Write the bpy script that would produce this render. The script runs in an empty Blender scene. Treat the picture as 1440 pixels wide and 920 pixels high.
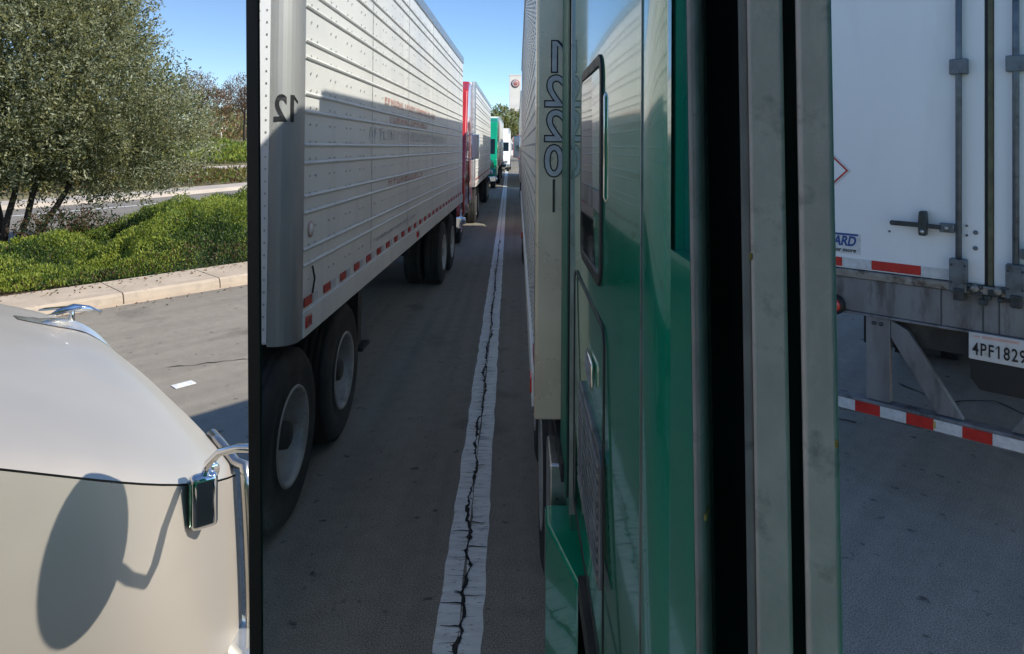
import bpy, bmesh, math, random
import numpy as np
from mathutils import Vector, Matrix, Quaternion
R = math.radians
rnd = random.Random(7)
scene = bpy.context.scene
COL = scene.collection

# ------------------------------------------------------------------ camera
F = 957.0 / 1440.0
YAW = R(42.6)
EYE = Vector((0.0, 0.0, 2.25))
cam_d = bpy.data.cameras.new("camera")
cam = bpy.data.objects.new("camera", cam_d); COL.objects.link(cam)
cam.location = EYE
cam.rotation_euler = (R(90), 0, YAW)
cam_d.sensor_width = 36; cam_d.lens = 36 * F
cam_d.shift_y = -270 / 1440
cam_d.clip_start = 0.01; cam_d.clip_end = 3000
scene.camera = cam

# ------------------------------------------------------------------ light
SUN_AZ, SUN_EL = R(43), R(37)          # azimuth measured from +Y towards +X
world = bpy.data.worlds.new("World"); scene.world = world; world.use_nodes = True
wn = world.node_tree; wn.nodes.clear()
sky = wn.nodes.new("ShaderNodeTexSky"); sky.sky_type = 'NISHITA'; sky.sun_disc = False
sky.sun_elevation = SUN_EL; sky.sun_rotation = SUN_AZ
sky.air_density = 0.85; sky.dust_density = 0.1; sky.ozone_density = 3.0; sky.altitude = 900
bg = wn.nodes.new("ShaderNodeBackground"); bg.inputs[1].default_value = 0.097
wo = wn.nodes.new("ShaderNodeOutputWorld")
tint = wn.nodes.new("ShaderNodeVectorMath"); tint.operation = 'MULTIPLY'; tint.inputs[1].default_value = (.82, .87, .92)
wn.links.new(sky.outputs[0], tint.inputs[0]); wn.links.new(tint.outputs[0], bg.inputs[0]); wn.links.new(bg.outputs[0], wo.inputs[0])
sun_d = bpy.data.lights.new("sun", 'SUN'); sun_d.energy = 2.75; sun_d.angle = R(0.53); sun_d.color = (1.0, 0.93, 0.82)
sun = bpy.data.objects.new("sun", sun_d); COL.objects.link(sun)
SV = Vector((math.sin(SUN_AZ) * math.cos(SUN_EL), math.cos(SUN_AZ) * math.cos(SUN_EL), math.sin(SUN_EL)))
sun.rotation_euler = SV.to_track_quat('Z', 'Y').to_euler()
sun.location = SV * 60
scene.view_settings.view_transform = 'Standard'; scene.view_settings.look = 'None'
scene.view_settings.exposure = 1.08; scene.view_settings.gamma = 1.0
scene.cycles.max_bounces = 10; scene.cycles.glossy_bounces = 6; scene.cycles.transparent_max_bounces = 8

# ------------------------------------------------------------------ materials
def mat(name, col, rough=0.5, metal=0.0, var=0.12, scale=8.0, bump=0.0, bscale=60.0, col2=None, coat=0.0,
        stretch=(1, 1, 1), dirt=None, dscale=3.0, dlo=0.55, dhi=0.7, rvar=0.1, spec=0.5, detail=6, trans=0.0, emit=None):
    m = bpy.data.materials.new(name); m.use_nodes = True
    nt = m.node_tree; N = nt.nodes; L = nt.links
    b = N["Principled BSDF"]
    b.inputs["Roughness"].default_value = rough; b.inputs["Metallic"].default_value = metal
    b.inputs["Coat Weight"].default_value = coat; b.inputs["Coat Roughness"].default_value = 0.04
    b.inputs["Specular IOR Level"].default_value = spec
    tc = N.new("ShaderNodeTexCoord"); mp = N.new("ShaderNodeMapping"); mp.inputs["Scale"].default_value = stretch
    L.new(tc.outputs["Object"], mp.inputs[0])
    n = N.new("ShaderNodeTexNoise"); n.inputs["Scale"].default_value = scale; n.inputs["Detail"].default_value = detail
    L.new(mp.outputs[0], n.inputs["Vector"])
    rp = N.new("ShaderNodeValToRGB")
    c = Vector(col)
    c2 = Vector(col2) if col2 else c * (1 + var)
    c1 = c * (1 - var) if not col2 else c
    rp.color_ramp.elements[0].position = 0.35; rp.color_ramp.elements[1].position = 0.65
    rp.color_ramp.elements[0].color = (*c1, 1); rp.color_ramp.elements[1].color = (*c2, 1)
    L.new(n.outputs["Fac"], rp.inputs[0])
    out = rp.outputs[0]
    if dirt:
        n2 = N.new("ShaderNodeTexNoise"); n2.inputs["Scale"].default_value = dscale; n2.inputs["Detail"].default_value = 8
        n2.inputs["Roughness"].default_value = 0.65
        L.new(mp.outputs[0], n2.inputs["Vector"])
        r2 = N.new("ShaderNodeMapRange"); r2.inputs[1].default_value = dlo; r2.inputs[2].default_value = dhi
        L.new(n2.outputs["Fac"], r2.inputs[0])
        mx = N.new("ShaderNodeMix"); mx.data_type = 'RGBA'
        L.new(r2.outputs[0], mx.inputs[0]); L.new(out, mx.inputs[6]); mx.inputs[7].default_value = (*dirt, 1)
        out = mx.outputs[2]
    L.new(out, b.inputs["Base Color"])
    if rvar:
        r3 = N.new("ShaderNodeMapRange"); r3.inputs[1].default_value = 0.3; r3.inputs[2].default_value = 0.7
        r3.inputs[3].default_value = max(0.0, rough - rvar); r3.inputs[4].default_value = min(1, rough + rvar)
        L.new(n.outputs["Fac"], r3.inputs[0]); L.new(r3.outputs[0], b.inputs["Roughness"])
    if bump:
        n4 = N.new("ShaderNodeTexNoise"); n4.inputs["Scale"].default_value = bscale; n4.inputs["Detail"].default_value = 3
        L.new(mp.outputs[0], n4.inputs["Vector"])
        bp = N.new("ShaderNodeBump"); bp.inputs["Strength"].default_value = bump; bp.inputs["Distance"].default_value = 0.01
        L.new(n4.outputs["Fac"], bp.inputs["Height"]); L.new(bp.outputs[0], b.inputs["Normal"])
    if emit:
        b.inputs["Emission Color"].default_value = (*emit, 1); b.inputs["Emission Strength"].default_value = 1
    return m

M = {}
M['white'] = mat('white_paint', (.83, .84, .86), .42, var=.05, scale=1.2, dirt=(.74, .74, .74), dlo=.52, dhi=.80, bump=.04, bscale=3, stretch=(1, 1, .25))
M['whiteside'] = mat('white_trailer_aluminium', (.78, .775, .74), .45, var=.06, scale=1.0, dirt=(.58, .57, .53), dscale=2.2, dlo=.55, dhi=.85, stretch=(1, 1, .2), bump=.05, bscale=5)
M['steel'] = mat('stainless_steel', (.55, .53, .49), .22, .95, var=.08, scale=5, rvar=.08, bump=.06, bscale=6)
M['litsteel'] = mat('steel_sunlit_tint', (.86, .75, .56), .30, .3, var=.08, scale=5, bump=.05, bscale=6)  # beige-gold of a sunlit reflection put into the steel's colour
M['postgrey'] = mat('grey_corner_post', (.34, .345, .34), .42, .3, var=.10, scale=3, bump=.05, bscale=6, stretch=(1, 1, .3))
M['alu'] = mat('dull_aluminium', (.50, .50, .49), .38, .85, var=.12, scale=14, rvar=.12)
M['satin'] = mat('satin_chrome', (.86, .84, .80), .25, .85, var=.05, scale=8)
M['seam'] = mat('seam_gap_brown', (.20, .165, .13), .8)  # brown-grey strip set into the hood joint
M['chrome'] = mat('chrome', (.80, .80, .80), .06, 1.0, var=.03, scale=8, rvar=.03)
M['tyre'] = mat('tyre_rubber', (.022, .022, .023), .75, var=.25, scale=10, bump=.3, bscale=90, dirt=(.06, .055, .05), dlo=.5, dhi=.8)
M['rim'] = mat('white_wheel_rim', (.42, .42, .41), .45, .2, var=.10, scale=7, dirt=(.20, .19, .17), dscale=6, dlo=.5, dhi=.75)
M['black'] = mat('black_rubber', (.012, .012, .013), .55, var=.2, scale=20)
M['blackgap'] = mat('gap_shade_black', (.006, .006, .007), .7, var=.2, scale=20)
M['darksteel'] = mat('dark_chassis_steel', (.035, .034, .033), .6, .2, var=.3, scale=12, dirt=(.09, .08, .065), dlo=.5, dhi=.75, bump=.2, bscale=30)
M['green'] = mat('green_truck_paint', (.004, .285, .160), .12, .0, var=.05, scale=2, coat=.7, spec=.4, rvar=.03, bump=.012, bscale=2.2)
M['greenmatt'] = mat('matt_green', (.006, .13, .085), .5, 0, var=.1, scale=4)  # dull green that keeps the unit number's reflection off the cab
M['greenrecess'] = mat('green_paint_recess', (.003, .15, .12), .22, .0, var=.05, scale=2, coat=.6)
M['silver'] = mat('champagne_silver_paint', (.585, .530, .455), .44, .58, var=.025, scale=3, coat=.12, rvar=.04, bump=.008, bscale=3)
M['red'] = mat('red_truck_paint', (.45, .018, .018), .25, .0, var=.06, scale=2, coat=1.0)
M['redlens'] = mat('red_lens', (.55, .02, .015), .25, var=.1, scale=30, coat=.8)
M['tapered'] = mat('red_reflective_tape', (.50, .022, .016), .4, var=.12, scale=20, bump=.15, bscale=200)
M['tapewhite'] = mat('white_reflective_tape', (.60, .61, .62), .35, var=.10, scale=30, bump=.15, bscale=200)
M['asphalt'] = mat('asphalt', (.050, .049, .047), .85, var=.16, scale=1.3, bump=.7, bscale=140, detail=10, dirt=(.10, .095, .085), dscale=90, dlo=.56, dhi=.72)
M['farasphalt'] = mat('old_asphalt', (.135, .12, .10), .9, var=.10, scale=.7, bump=.5, bscale=100, detail=10)
M['linepaint'] = mat('worn_white_road_paint', (.84, .85, .84), .7, var=.12, scale=9, bump=.5, bscale=120, dirt=(.16, .15, .14), dscale=26, dlo=.60, dhi=.66, stretch=(.6, 2.4, 1))
M['crack'] = mat('crack_filler', (.028, .026, .024), .9, var=.2, scale=40)
M['concrete'] = mat('kerb_concrete', (.52, .43, .33), .85, var=.10, scale=3, bump=.35, bscale=90, detail=9, dirt=(.34, .29, .23), dscale=5, dlo=.55, dhi=.8)
M['soil'] = mat('planting_soil', (.10, .065, .04), .95, var=.3, scale=6, bump=.8, bscale=30, detail=9)
M['land'] = mat('dry_grass_land', (.13, .12, .05), .95, col2=(.26, .22, .12), scale=.25, bump=.6, bscale=4, detail=10)
M['path'] = mat('pale_path_concrete', (.50, .44, .37), .9, var=.08, scale=.8, bump=.3, bscale=40)
M['bark'] = mat('olive_bark', (.075, .055, .040), .9, var=.3, scale=14, bump=.8, bscale=40, stretch=(1, 1, .3))
M['greymetal'] = mat('weathered_grey_steel', (.20, .205, .215), .5, .35, var=.18, scale=9, dirt=(.08, .07, .065), dscale=7, dlo=.5, dhi=.66, bump=.25, bscale=60, stretch=(1, 1, .22))
M['sill'] = mat('scratched_sill_steel', (.30, .285, .26), .45, .5, var=.2, scale=16, dirt=(.09, .075, .06), dscale=10, dlo=.48, dhi=.62, bump=.4, bscale=50)
M['lockrod'] = mat('galvanised_lock_rod', (.145, .17, .195), .42, .5, var=.18, scale=16, dirt=(.07, .07, .07), dscale=14, dlo=.55, dhi=.7)
M['olivegasket'] = mat('door_gasket', (.11, .105, .06), .6, var=.25, scale=14)
M['bracket'] = mat('black_handle_steel', (.045, .055, .058), .45, .3, var=.25, scale=30, dirt=(.12, .12, .12), dscale=20, dlo=.6, dhi=.75)
M['blueink'] = mat('blue_sticker_ink', (.015, .07, .26), .45, var=.05)
M['blackink'] = mat('black_ink', (.012, .013, .015), .5, var=.1)
M['redink'] = mat('faded_red_ink', (.66, .40, .35), .5, var=.2, scale=9)
M['greyink'] = mat('faded_grey_ink', (.72, .70, .67), .5, var=.25, scale=9)
M['plate'] = mat('licence_plate', (.58, .57, .56), .4, var=.06, scale=20, dirt=(.35, .32, .26), dscale=12, dlo=.55, dhi=.75)
M['framealu'] = mat('dusty_mirror_frame', (.86, .77, .69), .6, 0, var=.09, scale=40, bump=.08, bscale=300, detail=9, dirt=(.34, .31, .28), dscale=38, dlo=.56, dhi=.72)
M['rimalu'] = mat('bare_aluminium_bead', (.40, .38, .36), .5, 0, var=.12, scale=60, bump=.08, bscale=300, dirt=(.18, .18, .18), dscale=55, dlo=.60, dhi=.72)
M['glassdark'] = mat('dark_window_glass', (.006, .012, .014), .04, 0, var=.05, rvar=.01, coat=.3)
M['lampglass'] = mat('green_lamp_glass', (.03, .08, .05), .08, .3, var=.4, scale=30, rvar=.03)
M['headlamp'] = mat('headlamp_glass', (.5, .52, .53), .08, .6, var=.1, rvar=.03)
M['tower'] = mat('tower_white_render', (.66, .63, .60), .8, var=.05, scale=.4)
M['emblem'] = mat('tower_emblem_red', (.36, .10, .09), .6, col2=(.30, .30, .34), scale=.9)
M['dot'] = mat('ochre_chip', (.45, .33, .10), .6, var=.1)  # ochre tone of the small paint and tape chips

# mirror glass: silvered, slightly dirty
def mirror_mat():
    m = bpy.data.materials.new('silvered_mirror_glass'); m.use_nodes = True
    nt = m.node_tree; N = nt.nodes; L = nt.links; b = N["Principled BSDF"]
    b.inputs["Base Color"].default_value = (.88, .91, .91, 1); b.inputs["Metallic"].default_value = 1; b.inputs["Roughness"].default_value = 0
    d = N.new("ShaderNodeBsdfDiffuse"); d.inputs[0].default_value = (.40, .39, .36, 1)
    tc = N.new("ShaderNodeTexCoord")
    n = N.new("ShaderNodeTexNoise"); n.inputs["Scale"].default_value = 38; n.inputs["Detail"].default_value = 9
    L.new(tc.outputs["Object"], n.inputs["Vector"])
    # grime gathers along the outer edge and in the lower corner of the glass
    sx = N.new("ShaderNodeSeparateXYZ"); L.new(tc.outputs["Object"], sx.inputs[0])
    e = N.new("ShaderNodeMapRange"); e.inputs[1].default_value = -.070; e.inputs[2].default_value = -.093
    L.new(sx.outputs[0], e.inputs[0])
    t = N.new("ShaderNodeMapRange"); t.inputs[1].default_value = -.02; t.inputs[2].default_value = -.15
    L.new(sx.outputs[2], t.inputs[0])
    mu = N.new("ShaderNodeMath"); mu.operation = 'MULTIPLY'; L.new(e.outputs[0], mu.inputs[0]); L.new(t.outputs[0], mu.inputs[1])
    nr = N.new("ShaderNodeMapRange"); nr.inputs[1].default_value = .42; nr.inputs[2].default_value = .75
    L.new(n.outputs["Fac"], nr.inputs[0])
    m2 = N.new("ShaderNodeMath"); m2.operation = 'MULTIPLY_ADD'; m2.inputs[2].default_value = 0.0
    L.new(mu.outputs[0], m2.inputs[0]); L.new(nr.outputs[0], m2.inputs[1])
    s = N.new("ShaderNodeTexNoise"); s.inputs["Scale"].default_value = 420; L.new(tc.outputs["Object"], s.inputs["Vector"])
    sr = N.new("ShaderNodeMapRange"); sr.inputs[1].default_value = .74; sr.inputs[2].default_value = .80; sr.inputs[4].default_value = .25
    L.new(s.outputs["Fac"], sr.inputs[0])
    ad = N.new("ShaderNodeMath"); ad.operation = 'MULTIPLY_ADD'; ad.inputs[1].default_value = .65
    L.new(m2.outputs[0], ad.inputs[0]); L.new(sr.outputs[0], ad.inputs[2])
    cl = N.new("ShaderNodeMath"); cl.operation = 'ADD'; cl.use_clamp = True; cl.inputs[1].default_value = .012
    L.new(ad.outputs[0], cl.inputs[0])
    mx = N.new("ShaderNodeMixShader"); L.new(cl.outputs[0], mx.inputs[0]); L.new(b.outputs[0], mx.inputs[1]); L.new(d.outputs[0], mx.inputs[2])
    L.new(mx.outputs[0], N["Material Output"].inputs[0])
    return m
M['mirror'] = mirror_mat()

def asphalt_mat(name, c, lo=.72):
    m = bpy.data.materials.new(name); m.use_nodes = True
    nt = m.node_tree; N = nt.nodes; L = nt.links; b = N["Principled BSDF"]; b.inputs["Roughness"].default_value = .88
    tc = N.new("ShaderNodeTexCoord")
    def nz(sc, det, a0, a1, v0, v1, st=(1, 1, 1)):
        mp = N.new("ShaderNodeMapping"); mp.inputs["Scale"].default_value = st; L.new(tc.outputs["Object"], mp.inputs[0])
        n = N.new("ShaderNodeTexNoise"); n.inputs["Scale"].default_value = sc; n.inputs["Detail"].default_value = det; L.new(mp.outputs[0], n.inputs["Vector"])
        q = N.new("ShaderNodeMapRange"); q.inputs[1].default_value = a0; q.inputs[2].default_value = a1; q.inputs[3].default_value = v0; q.inputs[4].default_value = v1
        L.new(n.outputs["Fac"], q.inputs[0]); return q.outputs[0], n
    a1, _ = nz(.55, 6, .32, .68, .92, 1.08, (1, .5, 1))
    a2, _ = nz(9, 9, .33, .67, .93, 1.07)
    a3, n3 = nz(150, 4, .33, .67, .45, 1.65)
    a4, _ = nz(11, 4, .645, .73, 1.0, .35)
    a5, _ = nz(1.15, 5, .60, .74, 1.0, .62)
    a6, _ = nz(.9, 4, .40, .62, 1.07, .93, (6, .12, 1))
    cur = a1
    for o in (a2, a3, a4, a5, a6):
        q = N.new("ShaderNodeMath"); q.operation = 'MULTIPLY'; L.new(cur, q.inputs[0]); L.new(o, q.inputs[1]); cur = q.outputs[0]
    v = N.new("ShaderNodeVectorMath"); v.operation = 'SCALE'; v.inputs[0].default_value = c; L.new(cur, v.inputs["Scale"])
    L.new(v.outputs[0], b.inputs["Base Color"])
    bp = N.new("ShaderNodeBump"); bp.inputs["Strength"].default_value = .35; bp.inputs["Distance"].default_value = .004
    L.new(n3.outputs["Fac"], bp.inputs["Height"]); L.new(bp.outputs[0], b.inputs["Normal"])
    return m
M['asphalt'] = asphalt_mat('road_asphalt', (.252, .226, .186))
M['farasphalt'] = asphalt_mat('old_asphalt', (.215, .195, .165))
def leafmat(name, c, c2, sc=3):
    m = mat(name, c, .55, var=.2, col2=c2, scale=sc, rvar=.1, detail=4)
    N = m.node_tree.nodes; L = m.node_tree.links; b = N["Principled BSDF"]
    t = N.new("ShaderNodeBsdfTranslucent"); x = N.new("ShaderNodeMixShader"); x.inputs[0].default_value = .45
    src = b.inputs["Base Color"].links[0].from_socket
    L.new(src, t.inputs[0]); L.new(b.outputs[0], x.inputs[1]); L.new(t.outputs[0], x.inputs[2]); L.new(x.outputs[0], N["Material Output"].inputs[0])
    return m
M['olive1'] = leafmat('olive_leaf_grey', (.35, .38, .23), (.47, .49, .31))
M['olive2'] = leafmat('olive_leaf_mid', (.23, .235, .09), (.31, .305, .125))
M['olive3'] = leafmat('olive_leaf_dark', (.07, .09, .04), (.11, .13, .06))
M['bush1'] = leafmat('ground_cover_bright', (.30, .37, .045), (.40, .46, .08))
M['bush2'] = leafmat('ground_cover_mid', (.12, .20, .032), (.18, .26, .05))
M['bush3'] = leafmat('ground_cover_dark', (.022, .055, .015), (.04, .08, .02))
M['twig'] = leafmat('dry_twig', (.16, .085, .045), (.22, .13, .07))
M['brown1'] = leafmat('autumn_leaf_tan', (.23, .13, .065), (.30, .20, .10))
M['brown2'] = leafmat('autumn_leaf_rust', (.17, .075, .035), (.24, .12, .06))
M['yell1'] = leafmat('yellow_green_leaf', (.16, .16, .03), (.24, .21, .05))

# ------------------------------------------------------------------ mesh helpers
class MB:
    def __init__(s): s.v = []; s.f = []; s.sm = []
    def add(s, vs, fs, smooth=False):
        o = len(s.v); s.v += [tuple(v) for v in vs]; s.f += [tuple(i + o for i in f) for f in fs]; s.sm += [smooth] * len(fs); return s
    def box(s, x0, x1, y0, y1, z0, z1):
        if x0 > x1: x0, x1 = x1, x0
        if y0 > y1: y0, y1 = y1, y0
        if z0 > z1: z0, z1 = z1, z0
        return s.add([(x0, y0, z0), (x1, y0, z0), (x1, y1, z0), (x0, y1, z0), (x0, y0, z1), (x1, y0, z1), (x1, y1, z1), (x0, y1, z1)],
                     [(0, 3, 2, 1), (4, 5, 6, 7), (0, 1, 5, 4), (1, 2, 6, 5), (2, 3, 7, 6), (3, 0, 4, 7)])
    def prism(s, poly, axis, a, b, smooth=False):
        """poly: 2d points; axis 'x' -> (y,z), 'y' -> (x,z), 'z' -> (x,y)"""
        def P(p, t):
            return {'x': (t, p[0], p[1]), 'y': (p[0], t, p[1]), 'z': (p[0], p[1], t)}[axis]
        n = len(poly)
        s.add([P(p, a) for p in poly] + [P(p, b) for p in poly],
              [tuple(range(n)), tuple(range(2 * n - 1, n - 1, -1))])
        return s.add([P(p, a) for p in poly] + [P(p, b) for p in poly],
                     [(i, i + n, (i + 1) % n + n, (i + 1) % n) for i in range(n)], smooth)
    def tube(s, pts, r, n=10, caps=True):
        pts = [Vector(p) for p in pts]
        rs = r if isinstance(r, (list, tuple)) else [r] * len(pts)
        vs = []; up = None
        for i, p in enumerate(pts):
            d = (pts[min(i + 1, len(pts) - 1)] - pts[max(i - 1, 0)]).normalized()
            if up is None:
                up = Vector((0, 0, 1)) if abs(d.z) < .9 else Vector((1, 0, 0))
            a = d.cross(up).normalized(); b = a.cross(d).normalized(); up = b
            for k in range(n):
                t = 2 * math.pi * k / n
                vs.append(p + (a * math.cos(t) + b * math.sin(t)) * rs[i])
        fs = [(i * n + k, i * n + (k + 1) % n, (i + 1) * n + (k + 1) % n, (i + 1) * n + k) for i in range(len(pts) - 1) for k in range(n)]
        s.add(vs, fs, True)
        if caps:
            s.add(vs[:n], [tuple(range(n - 1, -1, -1))]); s.add(vs[-n:], [tuple(range(n))])
        return s
    def lathe(s, prof, c, n=40, axis='x'):
        """prof: (along, radius) pairs; revolve about axis through c"""
        vs = []
        for (a, r) in prof:
            for k in range(n):
                t = 2 * math.pi * k / n
                q = (a, r * math.cos(t), r * math.sin(t)) if axis == 'x' else ((r * math.cos(t), a, r * math.sin(t)) if axis == 'y' else (r * math.cos(t), r * math.sin(t), a))
                vs.append((c[0] + q[0], c[1] + q[1], c[2] + q[2]))
        fs = [(i * n + k, i * n + (k + 1) % n, (i + 1) * n + (k + 1) % n, (i + 1) * n + k) for i in range(len(prof) - 1) for k in range(n)]
        return s.add(vs, fs, True)
    def grid(s, fn, nu, nv, smooth=True):
        vs = [fn(i / nu, j / nv) for i in range(nu + 1) for j in range(nv + 1)]
        fs = [(i * (nv + 1) + j, (i + 1) * (nv + 1) + j, (i + 1) * (nv + 1) + j + 1, i * (nv + 1) + j + 1) for i in range(nu) for j in range(nv)]
        return s.add(vs, fs, smooth)
    def build(s, name, m, parent=None, bevel=0, seg=2, weld=True, autos=None):
        me = bpy.data.meshes.new(name); me.from_pydata(s.v, [], s.f)
        me.polygons.foreach_set('use_smooth', s.sm)
        bm = bmesh.new(); bm.from_mesh(me)
        if weld: bmesh.ops.remove_doubles(bm, verts=bm.verts, dist=1e-5)
        bmesh.ops.recalc_face_normals(bm, faces=bm.faces)
        if bevel:
            es = [e for e in bm.edges if len(e.link_faces) == 2 and e.calc_face_angle(0) > R(28)]
            r = bmesh.ops.bevel(bm, geom=es, offset=bevel, segments=seg, profile=.5, affect='EDGES', clamp_overlap=True)
            for f in r['faces']: f.smooth = True
        bm.to_mesh(me); bm.free()
        return link(name, me, m, parent)

def link(name, me, m=None, parent=None):
    o = bpy.data.objects.new(name, me); COL.objects.link(o)
    if m is not None and not me.materials: me.materials.append(m)
    if parent is not None: o.parent = parent
    return o
def tag(o, label=None, cat=None, group=None, kind=None):
    if label: o['label'] = label
    if cat: o['category'] = cat
    if group: o['group'] = group
    if kind: o['kind'] = kind
    return o
def thing(name, label, cat, loc=(0, 0, 0), rz=0, group=None):
    o = bpy.data.objects.new(name, None); COL.objects.link(o)
    o.location = loc; o.rotation_euler = (0, 0, rz); o.empty_display_size = .2
    return tag(o, label, cat, group)
def bx(name, m, parent, x0, x1, y0, y1, z0, z1, bevel=0.0, seg=2):
    return MB().box(x0, x1, y0, y1, z0, z1).build(name, m, parent, bevel, seg)

def text_data(txt, size, sx=1.0, depth=.002, bold=0.0, font=None):
    cu = bpy.data.curves.new('lettering', 'FONT'); cu.body = txt; cu.size = size; cu.extrude = depth; cu.offset = bold
    cu.align_x = 'CENTER'; cu.align_y = 'CENTER'; cu.resolution_u = 4
    ob = bpy.data.objects.new('lettering', cu)
    me = bpy.data.meshes.new_from_object(ob)
    bpy.data.objects.remove(ob); bpy.data.curves.remove(cu)
    me.transform(Matrix.Diagonal((sx, 1, 1, 1)))
    if txt == '1':                                # give the plain stroke its flag
        xs_ = [v_.co.x for v_ in me.vertices]; ys_ = [v_.co.y for v_ in me.vertices]; zs_ = [v_.co.z for v_ in me.vertices]
        xl, xr, yt, z0_, z1_ = min(xs_), max(xs_), max(ys_), min(zs_), max(zs_)
        yb = min(ys_); hgt = yt - yb; c = (xl + xr) / 2; w = (xr - xl)
        bm = bmesh.new(); bm.from_mesh(me)
        for poly in ([(xl + .001 * w, yt), (xl + .001 * w, yt - w * .9), (xl - hgt * .18, yt - hgt * .30), (xl - hgt * .18, yt - hgt * .30 + w * .6)],):
            lo = [bm.verts.new((a_, b_, z0_)) for a_, b_ in poly]; hi = [bm.verts.new((a_, b_, z1_)) for a_, b_ in poly]
            bm.faces.new(lo[::-1]); bm.faces.new(hi)
            for k in range(4): bm.faces.new((lo[k], lo[(k + 1) % 4], hi[(k + 1) % 4], hi[k]))
        bmesh.ops.recalc_face_normals(bm, faces=bm.faces); bm.to_mesh(me); bm.free()
    return me
def text(name, txt, size, m, parent, loc, face, sx=1.0, depth=.002, bold=0.0, shear=0.0, bend=None):
    """face: '-y' reads from behind the vehicle, '+y' from its front, '+x' from its right-hand side"""
    me = text_data(txt, size, sx, depth, bold)
    if shear:
        for v in me.vertices: v.co.x += shear * v.co.y
    if bend:                                     # wrap on to a vertical corner of that radius, centred at loc
        a0 = bend[1]
        for v in me.vertices:
            r_ = bend[0] + v.co.z; a = a0 + v.co.x / bend[0]
            v.co = Vector((math.cos(a) * r_, math.sin(a) * r_, v.co.y))
    else:
        rot = {'-y': (Vector((1, 0, 0)), Vector((0, 0, 1)), Vector((0, -1, 0))), '+y': (Vector((-1, 0, 0)), Vector((0, 0, 1)), Vector((0, 1, 0))),
               '+x': (Vector((0, 1, 0)), Vector((0, 0, 1)), Vector((1, 0, 0))), '-x': (Vector((0, -1, 0)), Vector((0, 0, 1)), Vector((-1, 0, 0)))}[face]
        mt = Matrix((rot[0], rot[1], rot[2])).transposed().to_4x4(); me.transform(mt)
    o = link(name, me, m, parent); o.location = loc
    me.materials.clear(); me.materials.append(m)
    return o

def share(o, parent, loc=(0, 0, 0), name=None):
    c = o.copy(); COL.objects.link(c); c.parent = parent; c.location = loc
    if name: c.name = name
    return c
def copy_tree(o, parent=None):
    c = o.copy(); COL.objects.link(c)
    if parent is not None: c.parent = parent
    for ch in list(o.children): copy_tree(ch, c)
    return c

# ------------------------------------------------------------------ ground, roads, kerbs
def height(x, y):
    a = max(0.0, min(1.0, (-x - 31) / 28.0)); a = a * a * (3 - 2 * a)
    return -0.012 + 1.45 * a
def terrain():
    xs = [-1500, -600, -250, -140, -100, -80, -70, -64, -59, -55, -51, -47, -44, -41, -38, -35, -33, -31, -28, -20, -10, 0, 10, 30, 60, 120, 300, 700, 1500]
    ys = [-1500, -700, -300, -150, -80, -40, -20, -10, 0, 10, 20, 30, 45, 70, 110, 200, 400, 800, 1500]
    v = [(x, y, height(x, y)) for x in xs for y in ys]; n = len(ys)
    f = [(i * n + j, (i + 1) * n + j, (i + 1) * n + j + 1, i * n + j + 1) for i in range(len(xs) - 1) for j in range(n - 1)]
    return MB().add(v, f, True).build('ground', M['land'])
tag(terrain(), kind='structure')
tag(MB().add([(-9.93, -420, 0), (14, -420, 0), (14, 260, 0), (-9.93, 260, 0)], [(0, 1, 2, 3)]).build('road', M['asphalt']), kind='structure')
tag(MB().add([(-10.86, -200, .10), (-16.6, -200, .10), (-16.6, 200, .10), (-10.86, 200, .10)], [(3, 2, 1, 0)]).build('median_soil', M['soil']), kind='structure')
# far carriageway beyond the median, bending slightly away from the queue
def bent(off):
    out = []
    for y in range(-160, 200, 6):
        sl = 0.0 if y < -2 else (y + 2) * .10 + (max(0, y - 6) ** 1.25) * .12
        out.append((-off - min(sl, 60), y))
    return out
def strip(off0, off1, z, name, m, kind='structure'):
    a, b = bent(off0), bent(off1)
    v = [(x, y, z) for x, y in a] + [(x, y, z) for x, y in b]; n = len(a)
    o = MB().add(v, [(i, i + 1, i + 1 + n, i + n) for i in range(n - 1)]).build(name, m)
    return tag(o, kind=kind)
strip(16.55, 24.2, .004, 'far_road', M['farasphalt'])
strip(22.05, 22.2, .012, 'far_lane_line', M['linepaint'])
a, b = bent(24.2), bent(25.9)
n = len(a)
tag(MB().add([(x, y, 0) for x, y in a] + [(x - .05, y, .14) for x, y in a] + [(x, y, .14) for x, y in b] + [(x, y, -.02) for x, y in b],
    [(i + k * n, i + 1 + k * n, i + 1 + (k + 1) * n, i + (k + 1) * n) for i in range(n - 1) for k in range(3)]).build('far_kerb', M['path']), kind='structure')
# near kerb: cast sections with joints
kerb = tag(bpy.data.objects.new('kerb', None), kind='structure'); COL.objects.link(kerb)
kerb.location = (-9.93, 4.46, 0)
prof = [(0, -.05), (0, .035), (-.018, .118), (-.05, .145), (-.93, .155), (-.95, .14), (-.95, -.05)]
k0 = MB().prism(prof, 'y', .006, 1.288).build('kerb_section', M['concrete'], kerb, bevel=.006)
for i in range(-22, 24):
    if i: share(k0, kerb, (0, i * 1.294, 0))
tag(MB().add([(-9.93, -200, .004), (-9.84, -200, .004), (-9.84, 200, .004), (-9.93, 200, .004)], [(0, 1, 2, 3)]).build('gutter_strip', M['concrete']), kind='structure')
for y0, y1 in ((-60, 4.46 - 22 * 1.294), (4.46 + 24 * 1.294, 90)):
    tag(MB().prism([(x - 9.93, z) for x, z in prof], 'y', y0, y1).build('kerb', M['concrete']), kind='structure')

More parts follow.
